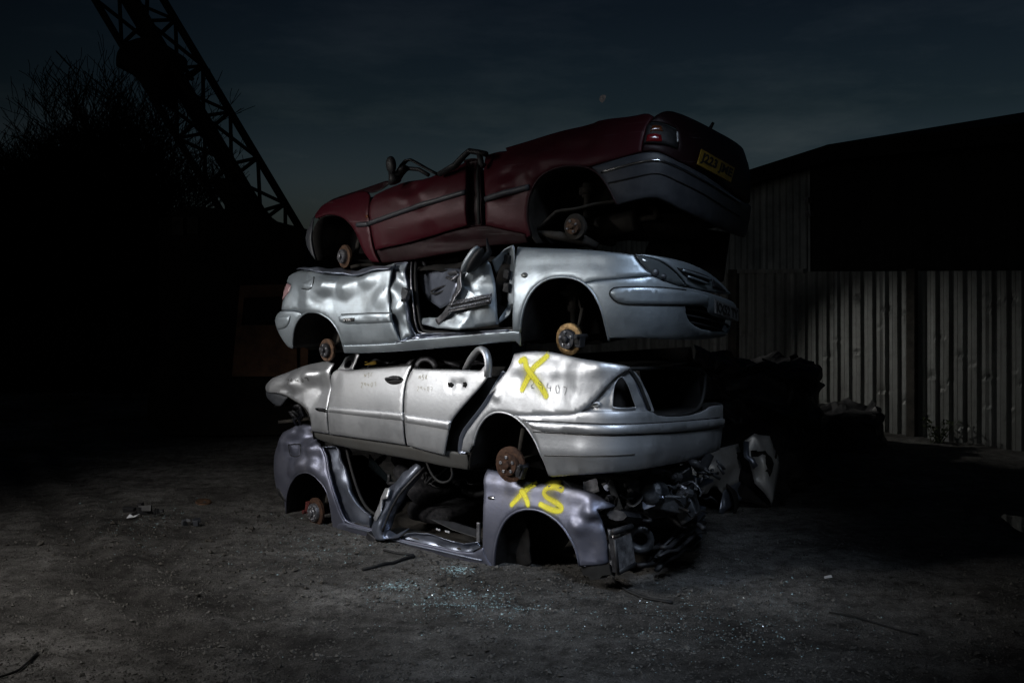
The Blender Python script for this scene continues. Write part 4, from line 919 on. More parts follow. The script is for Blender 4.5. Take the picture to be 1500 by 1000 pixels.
yR2 = lambda y: CAMH + (CY - (340 + y / 3.846)) / F * D_.w0(D_.P[D_.i1].x, D_.P[D_.i1].y, 0).y
db = D_.panel("front_bumper", Z(4, (542, 282), (700, 266), (860, 254), (906, 246), (960, 272), (1040, 303), (1110, 315), (1250, 350), (1340, 382)) + [('S', sR2, yR2(415)), ('S', sR2 + .3, yR2(430)), ('S', sR2 + .35, yR2(560)), ('S', sR2 + .1, yR2(590))] + Z(4, (1340, 590), (1200, 604), (1000, 604), (850, 592), (664, 597)) + archD_f[-2:10:-1], M['silver2'], holes=[Z(4, (1092, 400), (1215, 415), (1225, 462), (1300, 485), (1365, 505), (1372, 560), (1350, 575), (1200, 556), (1125, 520), (1096, 470))])
D_.panel("lower_grille", Z(4, (1080, 385), (1225, 400), (1390, 470), (1390, 585), (1200, 575), (1110, 530), (1085, 480)), M['liner'], off=.06, parent=db)
for y0 in (440, 478, 515): D_.strip("grille_slat", Z(4, (1095, y0 - 12), (1200, y0 + 6), (1290, y0 + 30), (1370, y0 + 46)), .016, M['plastic'], off=.02, parent=db)
D_.panel("bumper_moulding", Z(4, (664, 345), (672, 325), (700, 312), (800, 308), (900, 308), (1000, 316), (1095, 328), (1200, 348), (1225, 360), (1222, 412), (1092, 411), (900, 408), (760, 408), (700, 392), (674, 368)), M['silver2'], off=-.014, parent=db, lip=.018)
D_.strip("moulding_seam", Z(4, (1092, 414), (900, 411), (760, 411), (700, 395), (668, 362), (664, 340), (674, 322), (700, 309), (900, 305), (1095, 325)), .010, M['rubber'], off=.002, parent=db, on=db, sit=.003)
D_.crease(Z(4, (642, 510), (760, 500), (880, 488)), .05, -.02)
pl = D_.plate_text("KX52 TY", Z(4, (1228, 378), (1376, 420), (1376, 502), (1228, 456)), M['plate_w'], M['ink'], db, -.05)
D_.hub(*Z(4, (433, 603))[0], 23.5, .12, M['brass'], M['darksteel'], 5, yaw=-5, caliper=(-.1, M['plastic']))
mb = MB(); c_ = D_.deep(*Z(4, (470, 560))[0], .3); t_ = D_.deep(*Z(4, (455, 310))[0], .36); mb.tube([c_, c_.lerp(t_, .45), c_.lerp(t_, .46), t_], [.03, .03, .05, .05], 12)
mb.lathe(t_ - Vector((0, 0, .05)), (0, 0, 1), [(.05, -.04), (.1, 0), (.1, .02), (.05, .04), (.05, .07)], 18)
mb.tube(chaikin([c_ + Vector((.1, -.1, .05)), c_ + Vector((.14, -.1, .2)), t_ + Vector((.12, -.05, -.2)), t_ + Vector((.05, 0, -.05))], False, 2, 170), .012, 6)
mb.build("suspension_strut", M['under'], D_.root, True, xf=D_.loc)
D_.hub(*Z(3, (357, 700))[0], 16.5, .06, M['rust'], M['darksteel'], 5, yaw=-6)
D_.shell(0, .05, M['liner'], arches=(470, 815), roofspan=(D_.xl + .35, D_.flat(735, 380)[0]))
# dented roof remnants along the top of the rear wing
poly3(D_, "roof_edge", 3, ([(175, 215, .05), (250, 208, .06), (330, 205, .1), (480, 225, .12), (640, 210, .1), (740, 190, .06), (735, 205, .02), (620, 235, .02), (500, 250, .03), (380, 235, .02), (300, 225, .02)], [(0, 1, 10), (1, 2, 9, 10), (2, 3, 8, 9), (3, 4, 7, 8), (4, 5, 6, 7)]), M['jamb'], amp=.03, seed=12, sub=4)
mb = MB(); mb.tube([D_.deep(*Z(3, (x, y))[0], .25) for x, y in ((935, 175), (945, 215), (965, 240))], .018, 7); mb.tube([D_.deep(*Z(3, (x, y))[0], .4) for x, y in ((880, 200), (900, 170), (1000, 178), (1150, 160))], .03, 7); mb.build("roof_pillar", M['darksteel'], D_.root, True, xf=D_.loc)
# things on the far corner, seen against the fence
mb = MB(); mb.tube([D_.deep(*Z(4, (x, y))[0], 1.3) for x, y in ((925, 130), (925, 95))], .05, 8); ell = D_.deep(*Z(4, (1000, 130))[0], 1.35); mb.lathe(ell, (.5, -.85, 0), [(.001, .02), (.17, .02), (.2, 0), (.2, -.05), (.001, -.06)], 24)
mb.build("steering_wheel_boss", M['plastic'], D_.root, True, xf=D_.loc)
mb = MB(); mb.box(D_.deep(*Z(4, (1172, 120))[0], 1.5), (.5, .04, .42), Matrix.Rotation(.15, 3, 'Y')); mb.build("mud_flap", M['black'], D_.root, False, xf=D_.loc, bevel=.02)
# ================================================================== top: maroon hatchback seen from behind
E_ = Car("crushed_car", "maroon hatchback with yellow rear plate, flattened on the very top of the stack", 36.5, 8.05, 1.69, 446, 1102, .5, .55, 3, 3.2,
         [(560, 275), (900, 185)], [(555, 385), (779, 350)], (.09, .05), 4)
E_.dents += [('n', .010, 1.8)]
E_.dent_at(Z(1, (640, 480)), .25, .06, .05); E_.crease(Z(1, (500, 560), (650, 500), (780, 510), (850, 450)), .08, -.03); E_.dent_at(Z(1, (700, 500)), .12, .05, .04); E_.crease(Z(1, (1180, 490), (1240, 470), (1300, 425), (1380, 400)), .05, -.03); E_.dent_at(Z(2, (60, 460)), .12, .06, .04)
E_.crease(Z(2, (0, 380), (200, 340), (330, 260), (560, 190)), .1, -.022); E_.dent_at(Z(2, (400, 300)), .3, .06, .03); E_.crease(Z(2, (200, 400), (350, 330), (560, 270), (770, 215)), .08, -.012); E_.dent_at(Z(2, (220, 290)), .2, .06, .03)
E_.dent_at(Z(1, (900, 790)), .4, .05, .03); E_.crease(Z(1, (600, 800), (800, 745), (1010, 700)), .06, .015)
E_.facet(Z(1, (720, 480)), .7, .3, .012, 2.0); E_.facet(Z(2, (150, 380)), .8, .45, .014, 2.0)
archE_f = Z(1, (165, 890), (150, 830), (140, 760), (150, 700), (180, 655), (215, 636), (260, 632), (305, 645), (345, 675), (378, 720), (402, 775), (425, 830), (450, 870), (475, 905))
ef_ = E_.panel("front_wing", Z(1, (132, 622), (165, 595), (210, 572), (320, 530), (420, 495), (470, 512), (474, 570), (468, 690), (488, 830), (522, 902), (478, 900)) + archE_f[-2:5:-1] + Z(1, (215, 634), (182, 650), (155, 655)), M['red'])
E_.panel("bonnet", Z(1, (130, 618), (200, 568), (300, 528), (420, 490), (520, 455), (560, 440), (580, 450), (520, 500), (470, 512), (420, 505), (320, 540), (210, 582)), M['redshade'], off=.02)
E_.panel("front_bumper", Z(1, (130, 640), (150, 660), (146, 700), (138, 760), (150, 835), (165, 888), (135, 850), (110, 795), (95, 720), (108, 690)), M['bumper'], off=.0)
E_.liner(archE_f, .5)
E_.panel("side_indicator", Z(1, (440, 640), (458, 634), (462, 648), (446, 654)), M['lamp_amber'], off=-.01)
ed = E_.panel("front_door", Z(1, (476, 570), (500, 525), (570, 480), (660, 450), (800, 430), (860, 402), (940, 372), (1012, 332), (1016, 500), (1010, 694), (840, 742), (680, 790), (600, 808), (500, 832), (484, 770), (471, 700)), M['red'], off=-.006)
E_.strip("trim_strip", Z(1, (402, 690), (468, 686)), .045, M['bumper'], off=-.004, on=ef_, sit=.012)
E_.strip("trim_strip", Z(1, (474, 682), (740, 588), (1012, 506)), .045, M['bumper'], off=-.012, parent=ed, on=ed, sit=.012)
E_.panel("door_pillar", Z(1, (1016, 330), (1060, 318), (1112, 322), (1118, 500), (1116, 690), (1015, 702), (1018, 520)), M['redshade'], off=.07, lip=-.05)
E_.strip("door_seal", Z(1, (1060, 330), (1066, 520), (1060, 690)), .03, M['rubber'], off=.05)
E_.panel("sill", Z(1, (488, 834), (600, 810), (840, 744), (1012, 700), (1116, 690), (1200, 710), (1345, 738), (1360, 790), (1300, 800), (1140, 805), (1000, 835), (800, 870), (700, 890), (524, 908)), M['redsill'], off=.03, rough=.008, res=.02)
archE_r = Z(2, (170, 830), (145, 790), (122, 700), (124, 620), (140, 550), (170, 492), (215, 445), (270, 415), (330, 400), (400, 396), (455, 404), (500, 425), (540, 462), (570, 505), (592, 545), (612, 585), (625, 615))
eq = E_.panel("rear_wing", Z(1, (1112, 300), (1180, 280), (1240, 275)) + Z(2, (0, 296), (100, 266), (280, 213), (490, 163), (540, 140), (720, 118), (800, 100), (838, 120), (805, 165), (790, 210), (775, 270), (768, 320), (650, 352), (482, 400), (455, 402)) + archE_r[9:1:-1] + Z(2, (146, 790), (120, 800)) + Z(1, (1345, 742), (1200, 712), (1118, 692), (1120, 500)), M['red'])
E_.strip("wheel_arch_lip", archE_r[1:], .018, M['redshade'], off=.006)
E_.liner(archE_r, .5, M['under'])
E_.strip("trim_strip", Z(1, (1122, 545), (1240, 512), (1372, 478)), .05, M['bumper'], off=-.012, on=eq, sit=.012)
tl_ = E_.panel("tail_light", Z(2, (798, 170), (830, 150), (900, 160), (965, 190), (978, 262), (975, 300), (880, 272), (776, 272), (788, 215)), M['plastic'], off=-.004, lip=.015)
E_.panel("stop_lens", Z(2, (792, 262), (800, 222), (842, 210), (880, 222), (885, 262), (840, 260)), M['lamp_red'], off=-.010, parent=tl_)
E_.panel("amber_lens", Z(2, (815, 205), (830, 168), (880, 170), (890, 205), (845, 200)), M['lamp_amber'], off=-.010, parent=tl_)
E_.panel("reverse_lens", Z(2, (966, 206), (974, 206), (976, 262), (967, 264)), M['letter_w'], off=-.012, parent=tl_, lip=.003)
sR4 = E_.S[E_.i1]
yR4 = lambda y: CAMH + (CY - (140 + y / 3.846)) / F * E_.w0(E_.P[E_.i1].x, E_.P[E_.i1].y, 0).y
eb = E_.panel("rear_bumper", Z(2, (482, 402), (650, 354), (768, 324), (850, 318), (900, 335), (1000, 388), (1200, 498), (1330, 600)) + [('S', sR4, yR4(620)), ('S', sR4 + .3, yR4(640)), ('S', sR4 + .35, yR4(760)), ('S', sR4 + .05, yR4(800))] + Z(2, (1300, 790), (1150, 722), (1000, 650), (900, 592), (840, 572), (720, 592), (628, 616)) + archE_r[-2:10:-1], M['bumper'], res=.04)
E_.strip("chrome_strip", Z(2, (542, 432), (650, 402), (750, 376), (850, 362), (900, 373), (1000, 418), (1100, 470), (1220, 540), (1322, 605)), .017, M['chrome'], off=-.006, parent=eb, on=eb, sit=.007)
E_.strip("bumper_crease", Z(2, (585, 492), (720, 462), (840, 434), (900, 446), (1000, 500), (1200, 610), (1320, 680)), .016, M['plastic'], off=.004, parent=eb, on=eb, sit=.003)
et = E_.panel("tailgate", Z(2, (838, 120), (900, 88), (960, 92), (1100, 152), (1250, 235), (1340, 300), (1385, 345)) + [('S', sR4, yR4(400)), ('S', sR4 + .2, yR4(420)), ('S', sR4 + .25, yR4(600))] + Z(2, (1330, 598), (1200, 496), (1000, 386), (900, 333), (850, 316), (770, 318), (778, 275), (880, 275), (975, 302), (980, 262), (966, 188), (900, 158), (832, 148), (806, 160)), M['redshade'], off=.012)
E_.plate_text("J223 JME", Z(2, (1088, 304), (1276, 404), (1250, 492), (1064, 390)), M['plate_y'], M['ink'], et, -.035)
mb = MB(); a_ = E_.deep(*Z(2, (1155, 185))[0], .9); b_ = E_.deep(*Z(2, (1173, 152))[0], .9); mb.tube([a_ - Vector((0, 0, .1)), a_, b_], [.02, .016, .012], 8); mb.build("aerial_stub", M['plastic'], E_.root, True, xf=E_.loc)
E_.shell(0, .04, arches=(495, 830), floorspan=(E_.xl + .3, E_.flat(775, 340)[0]), roofmat=M['redshade'], roofspan=(E_.xl + .25, E_.xr - .35))
mb = MB(); xa, xb = E_.flat(770, 340)[0], E_.xr - .12; vs = []; fs = []
for i in range(25):
    x = xa + (xb - xa) * i / 24; e = max(0, x - (E_.xr - .6)) / .6; y0 = .12 + .35 * e * e
    for j in range(15):
        y = y0 + (E_.W - 2 * y0) * j / 14; vs.append((x, y, E_.bz(x) + .20 - .12 * max(0, 1 - i / 4) + .015 * noise.noise(Vector((x * 5, y * 5, 1))) + (.02 if j % 4 == 2 else 0)))
fs = [[i * 15 + j, i * 15 + j + 1, (i + 1) * 15 + j + 1, (i + 1) * 15 + j] for i in range(24) for j in range(14)]
mb.add(vs, fs); mb.build("boot_floor", M['under'], E_.root, True, .02, E_.loc)
# underside at the back: spare wheel well, silencer, tailpipe, shock absorber
c_ = E_.deep(*Z(2, (850, 770))[0], .85); mb = MB(); mb.lathe(c_ + Vector((0, 0, .12)), (0, 0, -1), [(.42, 0), (.40, .1), (.33, .17), (.15, .19), (.001, .19)], 32); mb.build("spare_wheel_well", M['under'], E_.root, True, xf=E_.loc)
mb = MB(); a_ = E_.deep(*Z(2, (525, 745))[0], .42); b_ = E_.deep(*Z(2, (755, 700))[0], .42); ax_ = (b_ - a_).normalized(); ln = (b_ - a_).length
mb.lathe(a_, ax_, [(.001, -.01), (.05, -.01), (.085, .01), (.09, .03), (.09, ln - .03), (.085, ln - .01), (.05, ln), (.001, ln)], 26)
mb.tube(chaikin([b_, b_ + ax_ * .12, E_.deep(*Z(2, (850, 690))[0], .42), E_.deep(*Z(2, (855, 650))[0], .40), E_.deep(*Z(2, (815, 620))[0], .4)], False, 2, 170), .024, 10)
mb.tube([a_, a_ - ax_ * .3 + Vector((0, .05, .02)), a_ - ax_ * .9 + Vector((0, .2, 0))], .022, 10); mb.build("silencer", M['under'], E_.root, True, xf=E_.loc)
mb = MB(); a_ = E_.deep(*Z(2, (458, 690))[0], .2); b_ = E_.deep(*Z(2, (468, 500))[0], .26); mb.tube([a_, a_.lerp(b_, .6), a_.lerp(b_, .62), b_], [.028, .028, .045, .045], 12); mb.lathe(a_.lerp(b_, .78), b_ - a_, [(.05, -.03), (.07, -.02), (.07, .02), (.05, .03)], 16)
mb.build("shock_absorber", M['under'], E_.root, True, xf=E_.loc)
mb = MB(); mb.tube([E_.deep(*Z(2, (395, 760))[0], .15), E_.deep(*Z(2, (520, 800))[0], .6), E_.deep(*Z(2, (600, 820))[0], 1.3)], .05, 10); mb.tube([E_.deep(*Z(2, (180, 770))[0], .15), E_.deep(*Z(2, (300, 790))[0], .15), E_.deep(*Z(2, (430, 810))[0], .2), E_.deep(*Z(2, (520, 850))[0], .25)], [.03, .06, .07, .05], 10, .6)
mb.build("rear_axle", M['under'], E_.root, True, xf=E_.loc)
E_.hub(*Z(2, (390, 738))[0], 19, .1, M['under'], M['rust'], 4, yaw=-3)
E_.hub(*Z(1, (322, 868))[0], 17, .12, M['rust'], M['steel'], 4, yaw=-14)
# bent window frames and mirror standing up from the roof
mb = MB(); mb.tube(chaikin([E_.deep(*Z(1, p)[0], .1) for p in ((600, 440), (640, 365), (685, 316), (740, 345), (800, 380), (850, 405))], False, 1, 170), .03, 8, .4); mb.tube([E_.deep(*Z(1, p)[0], .1) for p in ((655, 400), (680, 372), (745, 378), (800, 410))], .018, 8)
mb.tube([E_.deep(*Z(1, p)[0], .06) for p in ((620, 430), (650, 380), (670, 370))], .05, 8, .6); mb.build("window_frame", M['plastic'], E_.root, True, xf=E_.loc)
mb = MB(); mb.tube([E_.deep(*Z(1, p)[0], .05) for p in ((860, 405), (950, 355), (1000, 300), (1030, 274), (1080, 282), (1125, 292))], [.03, .035, .03, .03, .03, .03], 8, .8); mb.tube([E_.deep(*Z(1, p)[0], .05) for p in ((1085, 285), (1095, 345), (1110, 360))], .025, 8)
mb.build("roof_pillar", M['plastic'], E_.root, True, xf=E_.loc)
mir2 = empty("wing_mirror", (0, 0, 0)); mir2.parent = E_.root
ellblob(E_, 1, 588, 352, -.02, 0, 0, .048, .075, .035, M['plastic'], "mirror_housing", mir2, Matrix.Rotation(R(-8), 3, 'Y'))
mb = MB(); mb.tube([E_.deep(*Z(1, p)[0], .02) for p in ((592, 385), (600, 420), (610, 450))], [.03, .04, .06], 8); mb.build("mirror_arm", M['plastic'], mir2, True, xf=E_.loc)
# ================================================================== ground
def axis(lo, hi, a, b, fine, coarse):
    out = [lo]
    while out[-1] < hi:
        x = out[-1]; out.append(x + (fine if a <= x < b else fine + (coarse - fine) * min(1, (min(abs(x - a), abs(x - b))) / 6)))
    return out
gx = axis(-60, 60, -6.5, 7.5, .045, 4.0); gy = axis(-30, 160, 4.6, 15.5, .045, 5.0)
def gz(x, y):
    if y < 3 or y > 30 or abs(x) > 16: return 0.0
    z = .035 * noise.noise(Vector((x * .35, y * .35, 1)))
    z += .018 * noise.noise(Vector((x * 1.3, y * 1.3, 4))) + .008 * noise.noise(Vector((x * 4.1, y * 4.1, 7))) + .007 * noise.noise(Vector((x * 11, y * 11, 2)))
    t = y + .22 * x + .25 * noise.noise(Vector((x * .3, y * .3, 11)))           # wheel ruts running across the yard
    for c, w, d in ((6.35, .16, .035), (6.95, .14, .03), (7.35, .10, .02), (8.6, .12, .02)):
        u = (t - c) / w
        if abs(u) < 3: z += d * (-math.exp(-u * u) + .5 * math.exp(-(abs(u) - 1.5) ** 2 * 3)) * (.6 + .5 * noise.noise(Vector((x * .8, c, 0))))
    t2 = (x + 3.2) * .8 + (y - 8) * .5 + .2 * noise.noise(Vector((x * .5, y * .5, 21)))
    for c, w, d in ((0, .14, .025), (.5, .12, .02)):
        u = (t2 - c) / w
        if abs(u) < 3: z += d * (-math.exp(-u * u) + .5 * math.exp(-(abs(u) - 1.5) ** 2 * 3))
    if x > 1.5 and y > 8.3: z += .05 * max(0, noise.noise(Vector((x * 1.6, y * 1.6, 33)))) * min(1, x - 1.5)
    return z
vs = [(x, y, gz(x, y)) for y in gy for x in gx]; nx = len(gx)
fs = [(j * nx + i, j * nx + i + 1, (j + 1) * nx + i + 1, (j + 1) * nx + i) for j in range(len(gy) - 1) for i in range(nx - 1)]
m, nt, b = mat_new("dirt"); Lk = nt.links.new
tc = nt.nodes.new("ShaderNodeTexCoord")
n1 = nd(nt, "ShaderNodeTexNoise", Scale=.55, Detail=9.0, Roughness=.62); n2 = nd(nt, "ShaderNodeTexNoise", Scale=7.0, Detail=10.0, Roughness=.72); n3 = nd(nt, "ShaderNodeTexNoise", Scale=85.0, Detail=8.0, Roughness=.8)
mp = nd(nt, "ShaderNodeMapping"); mp.inputs["Rotation"].default_value = (0, 0, R(-12)); mp.inputs["Scale"].default_value = (.55, 1.9, 1); Lk(tc.outputs["Object"], mp.inputs[0])
n4 = nd(nt, "ShaderNodeTexNoise", Scale=1.0, Detail=6.0, Roughness=.6, Distortion=.6); Lk(mp.outputs[0], n4.inputs["Vector"])
for n in (n1, n2, n3): Lk(tc.outputs["Object"], n.inputs["Vector"])
r1 = ramp(nt, [(.34, (.06, .056, .052)), (.5, (.19, .183, .173)), (.66, (.33, .32, .305))], n1.outputs[0])
r4 = ramp(nt, [(.33, (.6, .59, .58)), (.62, (1.05, 1.05, 1.05))], n4.outputs[0])
r2 = ramp(nt, [(.34, (.3, .29, .28)), (.52, (1.0, 1.0, 1.0)), (.7, (1.5, 1.5, 1.5))], n2.outputs[0])
r3 = ramp(nt, [(.36, (.35, .35, .35)), (.55, (1, 1, 1)), (.7, (1.9, 1.9, 1.9))], n3.outputs[0])
cur = r1.outputs[0]
for r in (r4, r2, r3):
    mx = nd(nt, "ShaderNodeMix", data_type='RGBA', blend_type='MULTIPLY'); mx.inputs[0].default_value = 1.0; Lk(cur, mx.inputs[6]); Lk(r.outputs[0], mx.inputs[7]); cur = mx.outputs[2]
ru = nd(nt, "ShaderNodeAttribute", attribute_name="rut"); rr_ = ramp(nt, [(0, (1, 1, 1)), (1, (.42, .41, .40))], ru.outputs["Fac"])
mx = nd(nt, "ShaderNodeMix", data_type='RGBA', blend_type='MULTIPLY'); mx.inputs[0].default_value = 1.0; Lk(cur, mx.inputs[6]); Lk(rr_.outputs[0], mx.inputs[7]); cur = mx.outputs[2]
Lk(cur, b.inputs["Base Color"]); b.inputs["Roughness"].default_value = .92; b.inputs["Specular IOR Level"].default_value = .2
ad = nd(nt, "ShaderNodeMath", operation='MULTIPLY_ADD'); Lk(n3.outputs[0], ad.inputs[0]); ad.inputs[1].default_value = .45; Lk(n2.outputs[0], ad.inputs[2])
bp = nd(nt, "ShaderNodeBump", Strength=1.0, Distance=.09); Lk(ad.outputs[0], bp.inputs["Height"]); Lk(bp.outputs[0], b.inputs["Normal"])
M['dirt'] = m
def rut(x, y):
    t = y + .22 * x + .25 * noise.noise(Vector((x * .3, y * .3, 11))); r = 0
    for c, w, k in ((6.35, .26, 1), (6.95, .22, .9), (7.35, .12, .5), (8.6, .16, .5)): r += k * math.exp(-((t - c) / w) ** 2)
    t2 = (x + 3.2) * .8 + (y - 8) * .5 + .2 * noise.noise(Vector((x * .5, y * .5, 21)))
    for c, w, k in ((0, .2, .8), (.5, .16, .6)): r += k * math.exp(-((t2 - c) / w) ** 2)
    return min(1, r * (.75 + .6 * noise.noise(Vector((x * 1.1, y * 1.1, 5)))))
me = bpy.data.meshes.new("ground"); me.from_pydata(vs, [], fs)
ra = me.attributes.new("rut", 'FLOAT', 'POINT'); ra.data.foreach_set("value", [max(0.0, rut(v[0], v[1])) if 3 < v[1] < 14 and abs(v[0]) < 9 else 0.0 for v in vs]); me.materials.append(m); me.polygons.foreach_set("use_smooth", [True] * len(me.polygons))
g = bpy.data.objects.new("ground", me); col.objects.link(g); tag(g, kind="structure")
# loose stones and crumbled glass
def scatter(name, n, where, size, mat, flat=1.0, seed=1):
    rn = random.Random(seed); vs, fs = [], []
    base = [Vector(v) for v in ((1, 0, 0), (-1, 0, 0), (0, 1, 0), (0, -1, 0), (0, 0, 1), (0, 0, -1))]; F8 = [(0, 2, 4), (2, 1, 4), (1, 3, 4), (3, 0, 4), (2, 0, 5), (1, 2, 5), (3, 1, 5), (0, 3, 5)]
    for _ in range(n):
        x, y = where(rn); s = rn.uniform(*size) * (1 if rn.random() < .93 else 1.9); q = Matrix.Rotation(rn.uniform(0, 6.3), 3, 'Z') @ Matrix.Rotation(rn.uniform(-.5, .5), 3, 'X'); k = len(vs)
        c = Vector((x, y, gz(x, y) + s * .3 * flat))
        for v in base:
            w = v * rn.uniform(.6, 1.2); vs.append(c + q @ Vector((w.x * s, w.y * s * .8, w.z * s * .7 * flat)))
        fs += [tuple(i + k for i in f) for f in F8]
    o = link(name, vs, fs, mat, None, False); tag(o, kind="stuff"); return o
def wh(rn):
    px, py = rn.uniform(-40, 1540), 700 + 320 * rn.random() ** .75; p = gnd(px, py); return p.x, p.y
M['stone'] = rough_mat("stone", (.03, .028, .025), (.13, .125, .115), 3, .9, 0, .3, .2)
tag(scatter("gravel", 17000, wh, (.004, .014), M['stone'], .8, 3), "loose grit and small stones scattered over the yard", "gravel")
def whc(rn):
    a = rn.random()
    if a < .5: px, py = rn.gauss(380, 160), rn.gauss(790, 30)
    else: px, py = rn.gauss(700, 200), rn.gauss(850, 20)
    py = max(725, py); p = gnd(px, py); return p.x, p.y
tag(scatter("clod", 900, whc, (.008, .026), rough_mat("clod_earth", (.03, .027, .023), (.08, .075, .068), 9, .95, 0, .4, .1), .8, 8), "crumbly dark clods of earth in front of the stack", "earth")
M['shard'] = glassy("glass_crumb", (.30, .43, .45), .12)
def whg(rn):
    a = rn.random()
    if a < .34: px = rn.gauss(680, 62); py = 880 + (px - 640) * .12 + rn.gauss(0, 13)
    elif a < .42: px, py = rn.gauss(580, 20), rn.gauss(860, 4)
    elif a < .5: px, py = rn.gauss(670, 12), rn.gauss(836, 4)
    elif a < .62: px, py = rn.gauss(480, 70), rn.gauss(800, 18)
    elif a < .70: px, py = rn.gauss(215, 40), rn.gauss(765, 22)
    elif a < .92: px, py = rn.gauss(1060, 120), rn.gauss(905, 32)
    else: px, py = rn.uniform(300, 1500), rn.uniform(740, 960)
    py = max(720, py); p = gnd(px, py); return p.x, p.y
tag(scatter("glass_crumbs", 2600, whg, (.003, .008), M['shard'], .6, 5), "glittering crumbs of broken car glass on the dirt", "broken glass")
# ------------------------------------------------------------------ small litter
def gp(px, py, h=.012):
    p = gnd(px, py); return Vector((p.x, p.y, gz(p.x, p.y) + h))
def tube_thing(name, pts, r, mat, label, cat, group=None, h=.012, n=7, flat=1.0):
    P = densify(chaikin([gp(x, y, h) for x, y in pts], False, 2, 175 if len(pts) > 3 else 40), .06, False); P = [Vector((p.x, p.y, gz(p.x, p.y) + h)) for p in P]
    mb = MB(); mb.tube(P, r, n, flat); o = mb.build(name, mat, None, True); tag(o, label, cat, group); return o
tube_thing("rubber_strip", [(531, 837), (570, 828), (607, 816)], .014, M['rubber'], "bent black rubber strip on the dirt in front of the bottom car", "strip")
tube_thing("rubber_strip", [(562, 806), (585, 810), (606, 812)], .011, M['rubber'], "short black strip lying just behind the bent rubber strip", "strip")
tube_thing("cable", [(-30, 1004), (20, 990), (42, 972), (55, 958)], .008, M['rubber'], "thin black cable curling at the bottom left corner", "cable")
tube_thing("hose", [(898, 852), (915, 866), (940, 876), (968, 884), (985, 887)], .011, M['rubber'], "dull hose trailing from the front of the bottom car", "hose")
tube_thing("metal_rod", [(1215, 896), (1280, 910), (1345, 926)], .006, M['rubber'], "thin dark rod half buried in the dirt at lower right", "rod")
def litter(name, c, sz, mat, label, cat, n=5, seed=1, jag=.3):
    rn = random.Random(seed); mb = MB()
    for k in range(n):
        q = Matrix.Rotation(rn.uniform(0, 6.3), 3, 'Z') @ Matrix.Rotation(rn.uniform(-.4, .4), 3, 'X')
        mb.box(c + Vector((rn.uniform(-1, 1) * sz, rn.uniform(-.5, .5) * sz, rn.uniform(.01, .05))), (rn.uniform(.5, 1.2) * sz, rn.uniform(.2, .5) * sz, rn.uniform(.02, .07)), q, sz * .06)
    o = mb.build(name, mat, None, False, bevel=.004); tag(o, label, cat); return o
litter("plastic_scrap", gp(208, 755), .12, M['plastic'], "heap of broken black plastic beside a scrap of white paper", "scrap", 6, 2)
litter("plastic_scrap", gp(229, 759), .06, M['plastic'], "small black splinter right of the white paper scrap", "scrap", 3, 3)
litter("bracket", gp(280, 771), .07, M['bumper'], "black plastic bracket lying alone on bare dirt left of the stack", "bracket", 4, 5)
mb = MB(); c_ = gp(194, 762, .02); mb.add([c_ + Vector(v) for v in ((-.05, -.02, 0), (.04, -.03, .015), (.06, .03, .03), (.0, .015, .01), (-.04, .04, .025))], [[0, 1, 3], [1, 2, 3], [0, 3, 4]])
tag(mb.build("paper_scrap", rough_mat("paper", (.5, .52, .55), (.68, .7, .74), 5, .6, 0, .1, .3), None, False, .003), "crumpled white scrap of paper on the dirt at left", "paper")
mb = MB(); c_ = gp(298, 739, .015); mb.lathe(c_, (.1, -.15, 1), [(.001, .006), (.05, .004), (.075, .012), (.085, 0), (.06, -.01)], 18); tag(mb.build("can_lid", M['rust'], None, True), "round rusty lid lying on the dirt far left", "lid")
mb = MB(); c_ = gp(1213, 850, .02); mb.add([c_ + Vector(v) for v in ((-.03, -.012, 0), (.03, -.012, .01), (.028, .018, .02), (-.028, .012, .008))], [[0, 1, 2, 3]]); tag(mb.build("metal_scrap", M['letter_w'], None, False, .004), "small shiny metal scrap on the dark dirt at right", "scrap")
# puddle by the right edge
P_ = [gnd(x, y) for x, y in ((1458, 756), (1480, 759), (1510, 764), (1560, 775), (1560, 800), (1505, 788), (1486, 780), (1474, 768))]
mb = MB(); mb.add([Vector((p.x, p.y, .035)) for p in chaikin(P_, True, 2, 170)], [list(range(len(chaikin(P_, True, 2, 170))))])
M['water'] = glassy("puddle_water", (.012, .012, .012), .34); tag(mb.build("puddle", M['water'], None, False), kind="structure")
# ================================================================== corrugated fence and shed
FO = Vector((5.43, 15.7, 0)); FD = Vector((.612, -.791, 0)).normalized(); FN = Vector((-FD.y, FD.x, 0))   # FN points away from the camera
def fpix(px, py, back=0.0):
    """distance along the fence and height for a pixel on a plane parallel to the fence"""
    o = FO + FN * back; t = (px - CX) / F; k = (t * o.y - o.x) / (FD.x - t * FD.y); p = o + FD * k; return k, CAMH + (CY - py) / F * p.y
m, nt, b = mat_new("weathered_cladding"); Lk = nt.links.new
tc = nt.nodes.new("ShaderNodeTexCoord"); mp = nd(nt, "ShaderNodeMapping"); mp.inputs["Scale"].default_value = (5, 5, .5); Lk(tc.outputs["Object"], mp.inputs[0])
n1 = nd(nt, "ShaderNodeTexNoise", Scale=1.0, Detail=8.0, Roughness=.7); Lk(mp.outputs[0], n1.inputs["Vector"]); n2 = nd(nt, "ShaderNodeTexNoise", Scale=9.0, Detail=8.0, Roughness=.7); Lk(tc.outputs["Object"], n2.inputs["Vector"])
r1 = ramp(nt, [(.28, (.075, .075, .07)), (.5, (.15, .155, .15)), (.75, (.23, .24, .24))], n1.outputs[0]); r2 = ramp(nt, [(.32, (.45, .44, .42)), (.55, (1, 1, 1))], n2.outputs[0])
